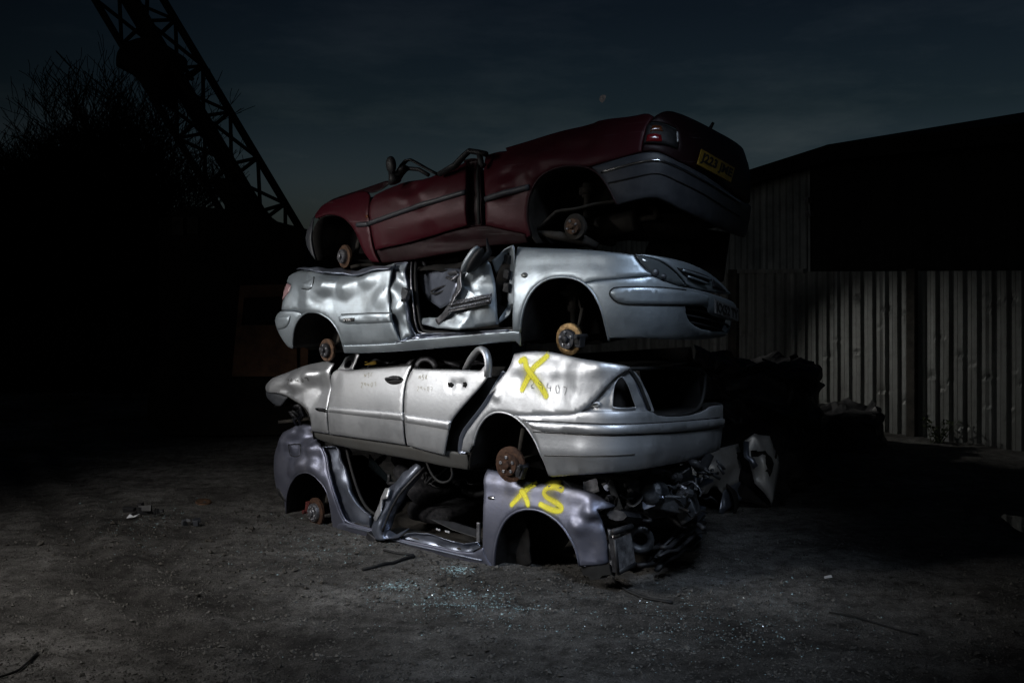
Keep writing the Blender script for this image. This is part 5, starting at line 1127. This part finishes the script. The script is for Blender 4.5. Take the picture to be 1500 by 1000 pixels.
mx = nd(nt, "ShaderNodeMix", data_type='RGBA', blend_type='MULTIPLY'); mx.inputs[0].default_value = .45; Lk(r1.outputs[0], mx.inputs[6]); Lk(r2.outputs[0], mx.inputs[7]); Lk(mx.outputs[2], b.inputs["Base Color"])
b.inputs["Roughness"].default_value = .55; b.inputs["Metallic"].default_value = .25
bp = nd(nt, "ShaderNodeBump", Strength=.2, Distance=.01); Lk(n2.outputs[0], bp.inputs["Height"]); Lk(bp.outputs[0], b.inputs["Normal"])
M['clad'] = m
M['cladgreen'] = rough_mat("shed_cladding", (.12, .135, .14), (.26, .275, .275), 2, .6, .2, .15, .3)
M['claddark'] = rough_mat("darkened_cladding", (.008, .008, .008), (.016, .016, .016), 2, .9, 0, .1, .1)  # near-black base colour stands in for shade on the shed
def corrugated(name, k0, k1, z0, z1, back, pitch, depth, mat, parent, rows=16, dents=0, seed=1, top=None, wob=.012):
    rn = random.Random(seed); ks = []; k = k0; prof = ((0, 0), (.16, 0), (.26, 1), (.44, 1), (.54, 0), (.78, 0), (.80, .12), (.82, 0))
    while k < k1: ks += [(k + u * pitch, d * depth) for u, d in prof]; k += pitch
    D = [(rn.uniform(k0, k1), rn.uniform(z0 + .25, z0 + (z1 - z0) * .85), rn.uniform(.05, .12), rn.uniform(.015, .045)) for _ in range(dents)]
    vs = []
    for k, d in ks:
        zt = top(k) if top else z1; sheet = math.floor((k - k0) / (pitch * 4)); off = .012 * (sheet % 2)
        for j in range(rows + 1):
            z = z0 + (zt - z0) * j / rows; w = wob * noise.noise(Vector((k * .7, z * .6, seed)))
            for a, bz, r, h in D:
                if abs(k - a) < r and abs(z - bz) < r: w += h * (1 - abs(k - a) / r) * (1 - abs(z - bz) / r) * (1 if z > bz else -.4)
            vs.append(FO + FD * k + FN * (back - off + d * 1.0 + w) + Vector((0, 0, z)))
    n = len(ks); fs = [[i * (rows + 1) + j, (i + 1) * (rows + 1) + j, (i + 1) * (rows + 1) + j + 1, i * (rows + 1) + j + 1] for i in range(n - 1) for j in range(rows)]
    if parent is not None: vs = [v - parent.location for v in vs]
    return link(name, vs, fs, mat, parent, False, .004)
ka = fpix(790, 500)[0]; kb = fpix(1640, 500)[0]
fence = empty("corrugated_fence", FO + FD * ((ka + kb) / 2)); tag(fence, "tall rusty-grey corrugated metal fence with dented ribs, right of the stack", "fence")
corrugated("cladding", ka, kb, -.05, 2.43, 0, .205, .05, M['clad'], fence, 44, 110, 3)
mb = MB()
mb.box(FO + FD * ((ka + fpix(1180, 397)[0]) / 2) + FN * .0 + Vector((0, 0, 2.44)) - fence.location, (fpix(1180, 397)[0] - ka, .12, .07), Matrix.Rotation(math.atan2(FD.y, FD.x), 3, 'Z')); mb.build("top_rail", M['clad'], fence, False)
for px, w in ((1077, .18), (1338, .14)):
    mb = MB(); mb.box(FO + FD * fpix(px, 500)[0] - FN * .035 + Vector((0, 0, 1.22)) - fence.location, (w, .1, 2.5), Matrix.Rotation(math.atan2(FD.y, FD.x), 3, 'Z')); mb.build("post", M['under'], fence, False, bevel=.008)
BK = 1.6
shed = empty("shed", FO + FD * 1.0 + FN * (BK + 3)); tag(shed, "big dark shed with ribbed metal wall rising behind the corrugated fence", "shed")
kc = fpix(1181, 300, BK)[0]; k9 = fpix(1700, 300, BK)[0]; kq = fpix(770, 300, BK)[0]; kr = fpix(1210, 213, BK)[0]
z_a = fpix(1095, 262, BK); z_b = fpix(1181, 236, BK); sl = (z_b[1] - z_a[1]) / (z_b[0] - z_a[0])
corrugated("ribbed_wall", kq, kc, 0, 6, BK, .15, .045, M['cladgreen'], shed, 6, 0, 5, lambda k: z_a[1] + sl * (k - z_a[0]))
corrugated("shaded_wall", kc, k9, 0, fpix(1210, 216, BK)[1], BK + .03, .25, .03, M['claddark'], shed, 6, 0, 6, lambda k: min(fpix(1210, 216, BK)[1], z_a[1] + sl * (k - z_a[0])))  # this wall's shade is in its base colour
rp = [fpix(770, 357, BK - .35), fpix(1095, 250, BK - .35), fpix(1205, 215, BK - .35), fpix(1212, 212.5, BK - .35), fpix(1500, 180, BK - .35)]
kk = (rp[4][1] - rp[3][1]) / (rp[4][0] - rp[3][0]); rp.append((k9, rp[3][1] + kk * (k9 - rp[3][0])))
mb = MB(); fr_ = [FO + FD * k + FN * (BK - .35) + Vector((0, 0, z)) for k, z in rp]; bk_ = [p + FN * 9 + Vector((0, 0, 1.6)) for p in fr_]; lw = [p + Vector((0, 0, -.28)) for p in fr_]; n = len(fr_)
mb.add([p - shed.location for p in fr_ + bk_ + lw], [[i, i + 1, n + i + 1, n + i] for i in range(n - 1)] + [[2 * n + i, 2 * n + i + 1, i + 1, i] for i in range(n - 1)]); mb.build("roof", M['claddark'], shed, False, .02)
mb = MB(); a_, b_ = FO + FD * kq + FN * BK, FO + FD * kq + FN * (BK + 9)
mb.add([p - shed.location for p in (a_, b_, b_ + Vector((0, 0, 4)), a_ + Vector((0, 0, 3.2)))], [[0, 1, 2, 3]]); mb.build("end_wall", M['claddark'], shed, False, .02)
for px, py, w, h in ((1184, 293, .07, .09), (1187, 313, .09, .10)):
    k, z = fpix(px, py, BK - .1); mb = MB(); mb.box(FO + FD * k + FN * (BK - .1) + Vector((0, 0, z)) - shed.location, (w, .12, h), Matrix.Rotation(math.atan2(FD.y, FD.x), 3, 'Z'))
    mb.box(FO + FD * k + FN * (BK - .17) + Vector((0, 0, z)) - shed.location, (w * .7, .03, h * .7), Matrix.Rotation(math.atan2(FD.y, FD.x), 3, 'Z')); mb.build("floodlight", M['steel'], shed, False)
# weed at the foot of the fence
rn = random.Random(4); mb = MB(); k, _ = fpix(1385, 640); c_ = FO + FD * k - FN * .25
for j in range(16):
    a = rn.uniform(0, 6.3); q = c_ + Vector((rn.uniform(-.1, .1), rn.uniform(-.1, .1), 0)); P_ = [q + Vector((math.cos(a) * t * .12, math.sin(a) * t * .12, t * .16)) for t in (0, .6, 1.2, 1.8)]; mb.tube(P_, [.008, .006, .004, .002], 4)
    for t in range(1, 4):
        for s_ in (-1, 1):
            l = Vector((rn.uniform(-.07, .07), rn.uniform(-.07, .07), rn.uniform(0, .05))); mb.add([P_[t], P_[t] + l * .5 + Vector((.015, 0, .01)), P_[t] + l, P_[t] + l * .5 - Vector((.015, 0, .01))], [[0, 1, 2, 3]])
tag(mb.build("weed", rough_mat("weed_leaf", (.02, .028, .012), (.04, .05, .02), 8, .8, 0, .1, .2), None, False), "scraggy weed growing at the foot of the corrugated fence", "weed")
# ================================================================== scrap behind the stack
def sheet(name, pts, faces, mat, parent, amp=.03, sub=4, seed=0, solid=.01):
    bm = bmesh.new(); V = [bm.verts.new(Vector(p) - parent.location) for p in pts]
    for f in faces: bm.faces.new([V[i] for i in f])
    bmesh.ops.triangulate(bm, faces=bm.faces[:]); bmesh.ops.subdivide_edges(bm, edges=bm.edges[:], cuts=sub, use_grid_fill=True, smooth=.2); bm.normal_update()
    for v in bm.verts:
        q = v.co * 3.2 + Vector((seed * 5, 0, 0)); v.co += v.normal * (amp * noise.noise(q) + amp * abs(noise.noise(q * 1.8)))
    me = bpy.data.meshes.new(name); bm.to_mesh(me); bm.free(); me.materials.append(mat); me.polygons.foreach_set("use_smooth", [True] * len(me.polygons))
    o = bpy.data.objects.new(name, me); col.objects.link(o); o.parent = parent; s_ = o.modifiers.new("solid", 'SOLIDIFY'); s_.thickness = solid; s_.offset = 0; return o
w8 = lambda x, y, Y: at(*Z(8, (x, y))[0], Y)
wr = empty("wrecked_car", gnd(1085, 748)); tag(wr, "pale grey wreck with a torn door on the ground behind the stack, at its right", "car")
sheet("rear_wing", [w8(940, 150, 9.9), w8(1000, 100, 10.0), w8(1150, 55, 10.2), w8(1258, 28, 10.5), w8(1268, 110, 10.45), w8(1268, 205, 10.4), w8(1182, 245, 10.2), w8(1172, 262, 10.2), w8(1150, 235, 10.15), w8(1120, 238, 10.1), w8(1090, 262, 10.1), w8(1070, 262, 10.05), w8(1050, 200, 10.0), w8(1150, 150, 10.0)],
      [(0, 1, 13, 12), (1, 2, 13), (2, 3, 4, 13), (4, 5, 6, 13), (6, 7, 8, 13), (8, 9, 13), (9, 10, 11, 13), (11, 12, 13)], M['wreck'], wr, .05, 4, 1)
sheet("sill", [w8(1185, 240, 10.2), w8(1265, 205, 10.4), w8(1290, 210, 10.5), w8(1300, 270, 10.4), w8(1190, 355, 10.1), w8(1165, 345, 10.1)], [(0, 1, 2, 3, 4, 5)], M['jamb'], wr, .09, 5, 2)
sheet("torn_door", [w8(1280, 15, 10.35), w8(1330, -20, 10.4), w8(1392, -5, 10.5), w8(1432, 70, 10.6), w8(1445, 140, 10.6), w8(1415, 320, 10.2), w8(1370, 260, 10.2), w8(1325, 215, 10.2), w8(1310, 150, 10.25), w8(1290, 80, 10.3), w8(1370, 110, 10.25)], [(0, 1, 10, 9), (1, 2, 10), (2, 3, 4, 10), (4, 5, 10), (5, 6, 7, 10), (7, 8, 10), (8, 9, 10)], M['wreck'], wr, .05, 4, 3)
mb = MB(); mb.tube([w8(1285, 20, 10.3), w8(1288, 90, 10.25), w8(1315, 110, 10.2), w8(1330, 140, 10.2)], .03, 8, .6); mb.build("door_frame", M['jamb'], wr, True, xf=lambda v: v - wr.location)
q = crumple("crushed_body", w8(1200, 180, 11.4) - wr.location, (1.5, 1.7, .8), M['liner'], wr, .16, 3, -.6, 16)
mb = MB(); c_ = w8(1128, 305, 10.3); mb.lathe(c_, (-.5, -.85, 0), [(.001, -.3), (.2, -.3), (.24, -.05), (.26, 0), (.23, .01)], 22); mb.build("arch_liner", M['liner'], wr, True, xf=lambda v: v - wr.location)
def scrap_car(label, c, size, rz, seed, tilt=(0, 0)):
    e = empty("flattened_car", Vector((c[0], c[1], max(0, c[2] - size[2] / 2)))); tag(e, label, "car", "flattened dark cars heaped by the fence")
    crumple("crushed_body", Vector(c) - e.location, size, M['scrap'], e, .17, seed, rz, 20, tilt, 2.6)
    rn = random.Random(seed); mb = MB()
    for k in range(12):
        p = Vector((rn.uniform(-.5, .4) * size[0], rn.uniform(-.6, .1) * size[1], rn.uniform(-.2, .45) * size[2])); P_ = [p]
        for j in range(4): P_.append(P_[-1] + Vector((rn.uniform(-.2, .2), rn.uniform(-.12, .12), rn.uniform(-.09, .08))))
        Rm = Matrix.Rotation(rz, 3, 'Z'); mb.tube([Vector(c) - e.location + Rm @ p for p in P_], rn.choice([.012, .02, .035]), 5, .5)
    mb.build("torn_strips", M['scrap'], e, False)
    return e
M['scrap'] = rough_mat("scrap_metal", (.018, .018, .02), (.07, .068, .07), 4, .5, .4, .5, .3)
scrap_car("flattened dark car at the bottom of the heap, nearest the fence", at(1195, 628, 14.3), (1.55, 1.1, .62), -.5, 3, (.05, .0))
scrap_car("flattened dark car lying crooked on top of the heap by the fence", at(1112, 560, 13.6), (1.35, 1.3, .55), -.5, 5, (.0, .14))
scrap_car("flattened dark car underneath the crooked one, behind the grey wreck", at(1105, 625, 13.4), (1.5, 1.4, .7), -.4, 8)
# ================================================================== lattice crane
cr = empty("lattice_crane", gnd(345, 640)); tag(cr, "black lattice boom crane with rusty cab rising at left behind the stack", "crane")
YB = 16.0; cl = cr.location
b0 = at(352, 372, YB); axd = (at(139, 0, YB) - at(320, 303, YB)).normalized(); lat = Vector((-axd.z, 0, axd.x)) * -1
if lat.x < 0: lat = -lat
pxm = YB / F
cA = at(320, 303, YB); L0 = -1.3; L1 = 7.5
u1 = lat * .30 + Vector((0, .56, 0)); u2 = lat * .58 + Vector((0, -.30, 0))
ch = [(Vector(), .055), (u1, .075), (u2, .08), (u1 + u2, .06)]
mb = MB()
for o_, r in ch: mb.tube([cA + o_ + axd * L0 - cl, cA + o_ + axd * L1 - cl], r, 8)
mb.build("boom_chord", M['black'], cr, True)
mb = MB(); step = .85; k = 0; t = L0
while t < L1 - step:
    for (p, q) in ((0, 1), (1, 3), (3, 2), (2, 0)):
        a, b = ch[p][0], ch[q][0]
        mb.tube([cA + a + axd * t - cl, cA + b + axd * t - cl], .032, 6)
        if k % 2: a, b = b, a
        mb.tube([cA + a + axd * t - cl, cA + b + axd * (t + step) - cl], .03, 6)
    t += step; k += 1
mb.build("boom_lacing", M['black'], cr, True)
mb = MB()
for o_ in (u1 * .5 + u2 * .4, u1 * .3 + u2 * .6): mb.tube([cA + o_ + axd * L0 - cl, cA + o_ + axd * L1 - cl], .014, 5)
mb.build("hoist_rope", M['black'], cr, True)
P_ = [at(x / 2.941, y / 2.941, YB - .45) - cl for x, y in ((497, 250), (505, 215), (540, 180), (600, 160), (650, 158), (705, 185), (740, 210), (735, 255), (705, 300), (690, 350), (690, 385), (700, 410), (672, 440), (648, 425), (640, 392), (590, 345), (530, 275), (508, 285), (498, 288))]
P_ = chaikin([Vector((p.x, p.z)) for p in P_], True, 1, 80); yy = YB - .45 - cl.y
mb = MB(); mb.prism([(p.x, yy, p.y) for p in P_], (0, .8, 0)); mb.build("sheave_housing", M['black'], cr, False, bevel=.03)
mb = MB(); rn = random.Random(6)
for (x0, y0, x1, y1) in ((690, 385, 870, 290), (700, 370, 800, 300), (705, 395, 790, 345), (820, 330, 870, 290), (800, 300, 830, 345)): mb.tube([at(x0 / 2.941, y0 / 2.941, YB - .1) - cl, at(x1 / 2.941, y1 / 2.941, YB - .1) - cl], .035, 6)
mb.build("rope_guide", M['black'], cr, True)
P_ = [at(x / 2.941, y / 2.941, YB - .4) - cl for x, y in ((905, 775), (960, 762), (1010, 790), (1060, 850), (1110, 900), (1140, 945), (1150, 1020), (960, 1000), (975, 900), (930, 830))]
P_ = chaikin([Vector((p.x, p.z)) for p in P_], True, 1, 80); mb = MB(); mb.prism([(p.x, YB - .4 - cl.y, p.y) for p in P_], (0, .7, 0)); mb.build("winch_drum", M['black'], cr, False, bevel=.03)
# slewing house with rusty side
def ph(px, py, Y=15.2): return at(px, py, Y) - cl
mb = MB(); out = [ph(*p) for p in ((232, 322), (275, 301), (330, 306), (392, 322), (442, 336), (452, 420), (448, 556), (330, 556), (232, 556))]; mb.prism(out, (0, 2.4, 0)); mb.build("house", M['black'], cr, False, bevel=.03)
mb = MB(); o_ = [ph(352, 418, 15.15), ph(432, 416, 15.15), ph(436, 551, 15.15), ph(340, 551, 15.15)]; h_ = [ph(358, 436, 15.15), ph(412, 434, 15.15), ph(412, 476, 15.15), ph(354, 476, 15.15)]
mb.add(o_ + h_, [[0, 1, 5, 4], [1, 2, 6, 5], [2, 3, 7, 6], [3, 0, 4, 7]]); mb.build("cab_panel", M['rustpanel'], cr, False, .03)
mb = MB(); mb.add([v + Vector((0, .03, 0)) for v in h_], [[0, 1, 2, 3]]); mb.build("cab_window", M['claddark'], cr, False, .01)
mb = MB(); mb.prism([ph(*p, 15.12) for p in ((440, 420), (455, 420), (450, 550), (440, 550))], (0, .05, 0)); mb.build("cab_panel", M['rustpanel'], cr, False)
for x0, x1, y0, y1 in ((252, 268, 318, 345), (274, 290, 318, 342)):
    mb = MB(); mb.prism([ph(x0, y0, 15.14), ph(x1, y0, 15.14), ph(x1, y1, 15.14), ph(x0, y1, 15.14)], (0, .05, 0)); mb.build("house_window", M['under'], cr, False)
for Yt in (15.0, 17.0):
    mb = MB(); a_ = at(215, 600, Yt) - cl; b_ = at(470, 600, Yt) - cl; zz = -cl.z
    prof_ = [(a_.x, .25), (a_.x + .25, 0.02), (b_.x - .25, .02), (b_.x, .25), (b_.x, .6), (b_.x - .25, .85), (a_.x + .25, .85), (a_.x, .6)]
    mb.prism([(x, Yt - cl.y, z + zz) for x, z in prof_], (0, .5, 0)); mb.build("track", M['black'], cr, False, bevel=.03)
mb = MB(); mb.box(Vector((at(345, 600, 16).x - cl.x, 16.2 - cl.y, .75)), (2.2, 1.6, .5)); mb.build("undercarriage", M['black'], cr, False)
# ================================================================== bare trees
def tree(label, base, height, spread, seed, levels=5, lean=0.0, bushy=0.0):
    rn = random.Random(seed); e = empty("bare_tree", base); tag(e, label, "tree", "bare trees left of the crane")
    tr = MB(); cw = MB(); cnt = [0]
    def grow(p, d, ln, r, lv):
        seg = 4 if lv < 3 else 3; P = [p]; q = p.copy(); dd = d.copy()
        for k in range(seg):
            dd = (dd + Vector((rn.uniform(-.22, .22), rn.uniform(-.22, .22), rn.uniform(-.08, .16)))).normalized(); q = q + dd * ln / seg; P.append(q.copy())
        rr = [max(.0065, r * (1 - .5 * k / seg)) for k in range(seg + 1)]
        (tr if lv == 0 else cw).tube(P, rr, 8 if lv == 0 else (5 if lv < 3 else 3), cap=False)
        if lv >= levels: return
        nb = (9, 5, 4, 4, 3)[lv]
        for b in range(nb):
            t = rn.uniform(.3, 1.0) if lv > 0 else rn.uniform(.12, 1.0); i = min(seg - 1, int(t * seg)); s = P[i].lerp(P[i + 1], t * seg - i)
            a = rn.uniform(0, 6.283); side = Vector((math.cos(a) * spread, math.sin(a) * spread, rn.uniform(.05, .7))); nd_ = (dd * .75 + side * .8).normalized()
            grow(s, nd_, ln * rn.uniform(.55, .78), rr[i] * .55, lv + 1)
    stems = 1 if bushy == 0 else 4
    for s in range(stems):
        a = rn.uniform(0, 6.3); grow(Vector((math.cos(a), math.sin(a), 0)) * (0 if stems == 1 else .5), Vector((lean + (rn.uniform(-.5, .5) if stems > 1 else 0), rn.uniform(-.2, .2), 1)).normalized(), height * .42, .10 if stems == 1 else .06, 0)
    tr.build("trunk", M['bark'], e, True); cw.build("crown", M['bark'], e, True)
    return e
tree("tallest bare tree with open upward twigs beside the crane boom", gnd(150, 575), 7.0, .72, 11, 5, -.05)
tree("bare tree leaning right with twigs reaching under the boom", gnd(185, 585), 4.0, .75, 12, 4, .05)
tree("dense bushy bare tree at the far left edge", gnd(-15, 575), 7.2, 1.0, 13, 5, 0, 1)
tree("dense bushy bare tree second from the left edge", gnd(85, 570), 7.0, 1.0, 14, 5, 0, 1)
# dense undergrowth below the twigs
rn = random.Random(9); vs, fs = [], []
for k in range(34000):
    twig = k % 3 > 0; px = rn.uniform(-160, 330); Y = rn.uniform(20.5, 24); topy = (235 if twig else 310) + 45 * noise.noise(Vector((px * .012, 3, 0))) + max(0, px - 60) * .85
    y = topy + (600 - topy) * rn.random() ** .62 + 25 * noise.noise(Vector((px * .05, Y, 1))); p = at(px, y, Y)
    if p.z < 0: continue
    a = Vector((rn.uniform(-1, 1), rn.uniform(-1, 1), rn.uniform(-.6, 1))).normalized() * rn.uniform(.05, .17); b = Vector((rn.uniform(-1, 1), rn.uniform(-1, 1), rn.uniform(-1, 1))).normalized() * rn.uniform(.02, .05)
    if twig: a = Vector((rn.uniform(-1, 1) + (px - 120) * .002, rn.uniform(-.3, .3), rn.uniform(-.1, 1))).normalized() * rn.uniform(.08, .26); b = Vector((rn.uniform(.006, .013), 0, 0))
    i = len(vs); vs += [p - a, p + b, p + a, p - b]; fs.append((i, i + 1, i + 2, i + 3))
o = link("undergrowth", vs, fs, M['bark'], None, False); tag(o, "dark tangle of scrub filling the space below the bare trees", "scrub", None, "stuff")
# earth bank behind the scrub, closing off the yard
vs = []; fs = []
for i in range(61):
    x = -26 + 26 * i / 60
    for j in range(5): vs.append((x, 24.5 + j * .8, (0, 1.6, 2.6, 3.1, 3.2)[j] + .5 * noise.noise(Vector((x * .5, j, 2)))))
fs = [(i * 5 + j, i * 5 + j + 1, (i + 1) * 5 + j + 1, (i + 1) * 5 + j) for i in range(60) for j in range(4)]
tag(link("earth_bank", vs, fs, M['bark'], None, True), kind="structure")
# ================================================================== moon
mm, nt, b = mat_new("moonlit_rock"); n1 = nd(nt, "ShaderNodeTexNoise", Scale=.35, Detail=4.0); tc = nt.nodes.new("ShaderNodeTexCoord"); nt.links.new(tc.outputs["Object"], n1.inputs["Vector"])
r = ramp(nt, [(.35, (.016, .016, .017)), (.65, (.032, .030, .030))], n1.outputs[0]); b.inputs["Base Color"].default_value = (0, 0, 0, 1); b.inputs["Specular IOR Level"].default_value = 0
nt.links.new(r.outputs[0], b.inputs["Emission Color"]); b.inputs["Emission Strength"].default_value = 1.0
bm = bmesh.new(); bmesh.ops.create_uvsphere(bm, u_segments=40, v_segments=24, radius=3.6)
cutn = Vector((.90, .35, -.38)).normalized(); bmesh.ops.bisect_plane(bm, geom=bm.verts[:] + bm.edges[:] + bm.faces[:], plane_co=(.3, 0, 0), plane_no=cutn, clear_outer=True)
me = bpy.data.meshes.new("moon"); bm.to_mesh(me); bm.free(); me.materials.append(mm); me.polygons.foreach_set("use_smooth", [True] * len(me.polygons))
o = bpy.data.objects.new("moon", me); col.objects.link(o); o.location = at(884, 145, 900); tag(o, "faint half moon high in the dusk sky above the stack", "moon")
# ================================================================== dusk sky, low sun glow and added spots, no lamp in view, for the pools of light
w = bpy.data.worlds.new("World"); sc.world = w; w.use_nodes = True; nt = w.node_tree; bg = nt.nodes["Background"]
sky = nt.nodes.new("ShaderNodeTexSky"); sky.sky_type = 'NISHITA'; sky.sun_disc = False; sky.sun_elevation = R(12); sky.sun_rotation = R(215); sky.air_density = 1.2; sky.dust_density = 2.2; sky.ozone_density = 1.5
hs = nt.nodes.new("ShaderNodeHueSaturation"); hs.inputs["Saturation"].default_value = .8; nt.links.new(sky.outputs[0], hs.inputs["Color"])
tc = nt.nodes.new("ShaderNodeTexCoord"); mp = nd(nt, "ShaderNodeMapping"); mp.inputs["Scale"].default_value = (2.2, 2.2, 9); nt.links.new(tc.outputs["Generated"], mp.inputs[0])
n1 = nd(nt, "ShaderNodeTexNoise", Scale=2.0, Detail=7.0, Roughness=.62); nt.links.new(mp.outputs[0], n1.inputs["Vector"])
r = ramp(nt, [(.5, (1, 1, 1)), (.7, (1.75, 1.5, 1.38))], n1.outputs[0])
mx = nd(nt, "ShaderNodeMix", data_type='RGBA', blend_type='MULTIPLY'); mx.inputs[0].default_value = 1.0; nt.links.new(hs.outputs[0], mx.inputs[6]); nt.links.new(r.outputs[0], mx.inputs[7])
sp = nt.nodes.new("ShaderNodeSeparateXYZ"); nt.links.new(tc.outputs["Generated"], sp.inputs[0])
rz = ramp(nt, [(.05, (1.0, 1.25, 1.75)), (.09, (.9, 1.15, 1.6)), (.155, (.42, .6, .78)), (.25, (.26, .36, .5))], sp.outputs[2])
rx = nd(nt, "ShaderNodeMapRange"); nt.links.new(sp.outputs[0], rx.inputs[0]); rx.inputs[1].default_value = -.48; rx.inputs[2].default_value = -.2; rx.inputs[3].default_value = .5; rx.inputs[4].default_value = 1.0
m2 = nd(nt, "ShaderNodeMix", data_type='RGBA', blend_type='MULTIPLY'); m2.inputs[0].default_value = 1.0; nt.links.new(mx.outputs[2], m2.inputs[6]); nt.links.new(rz.outputs[0], m2.inputs[7])
m3 = nd(nt, "ShaderNodeMix", data_type='RGBA', blend_type='MULTIPLY'); m3.inputs[0].default_value = 1.0; nt.links.new(m2.outputs[2], m3.inputs[6]); nt.links.new(rx.outputs[0], m3.inputs[7])
nt.links.new(m3.outputs[2], bg.inputs["Color"]); bg.inputs["Strength"].default_value = .006
sl_ = bpy.data.lights.new("sun", 'SUN'); sl_.energy = .012; sl_.angle = R(10); sl_.color = (.8, .88, 1.0); so = bpy.data.objects.new("sun", sl_); col.objects.link(so); so.rotation_euler = (R(78), 0, R(-35))
def spot(name, loc, target, power, size, blend, radius, colr):
    l = bpy.data.lights.new(name, 'SPOT'); l.energy = power; l.spot_size = R(size); l.spot_blend = blend; l.shadow_soft_size = radius; l.color = colr
    o = bpy.data.objects.new(name, l); col.objects.link(o); o.location = loc; d = Vector(target) - Vector(loc); o.rotation_euler = d.to_track_quat('-Z', 'Y').to_euler(); return o
spot("added_spot", (-6.1, 6.5, 4.2), (-.55, 8.5, .85), 1000, 44, 1.0, .9, (1.0, .985, .96))  # added key spot from the left, no lamp modelled
spot("added_spot", (1.1, 3.7, 6.3), (.35, 7.6, .0), 1120, 44, 1.0, .8, (.68, .81, 1.0))  # added cool spot, stands in for sky light on the upper surfaces
spot("added_spot", (-5.4, 5.4, 3.6), (-2.1, 8.8, .0), 720, 84, 1.0, .3, (1.0, .97, .94))  # added spot to brighten the ground left of the stack
spot("added_spot", (1.4, 15.7, 2.3), (6.1, 14.5, -.35), 215, 68, 1.0, .12, (1.0, .99, .93))  # added spot behind the stack, rakes across the fence ribs
spot("added_spot", (3.4, 6.4, 2.6), (2.35, 10.3, .65), 42, 32, 1.0, .3, (.9, .95, 1.0))  # added spot to brighten the pale wreck
vs_ = sc.view_settings; vs_.view_transform = 'Standard'; vs_.look = 'None'; vs_.gamma = 1; vs_.exposure = 0; vs_.use_curve_mapping = False
sc.cycles.use_denoising = True
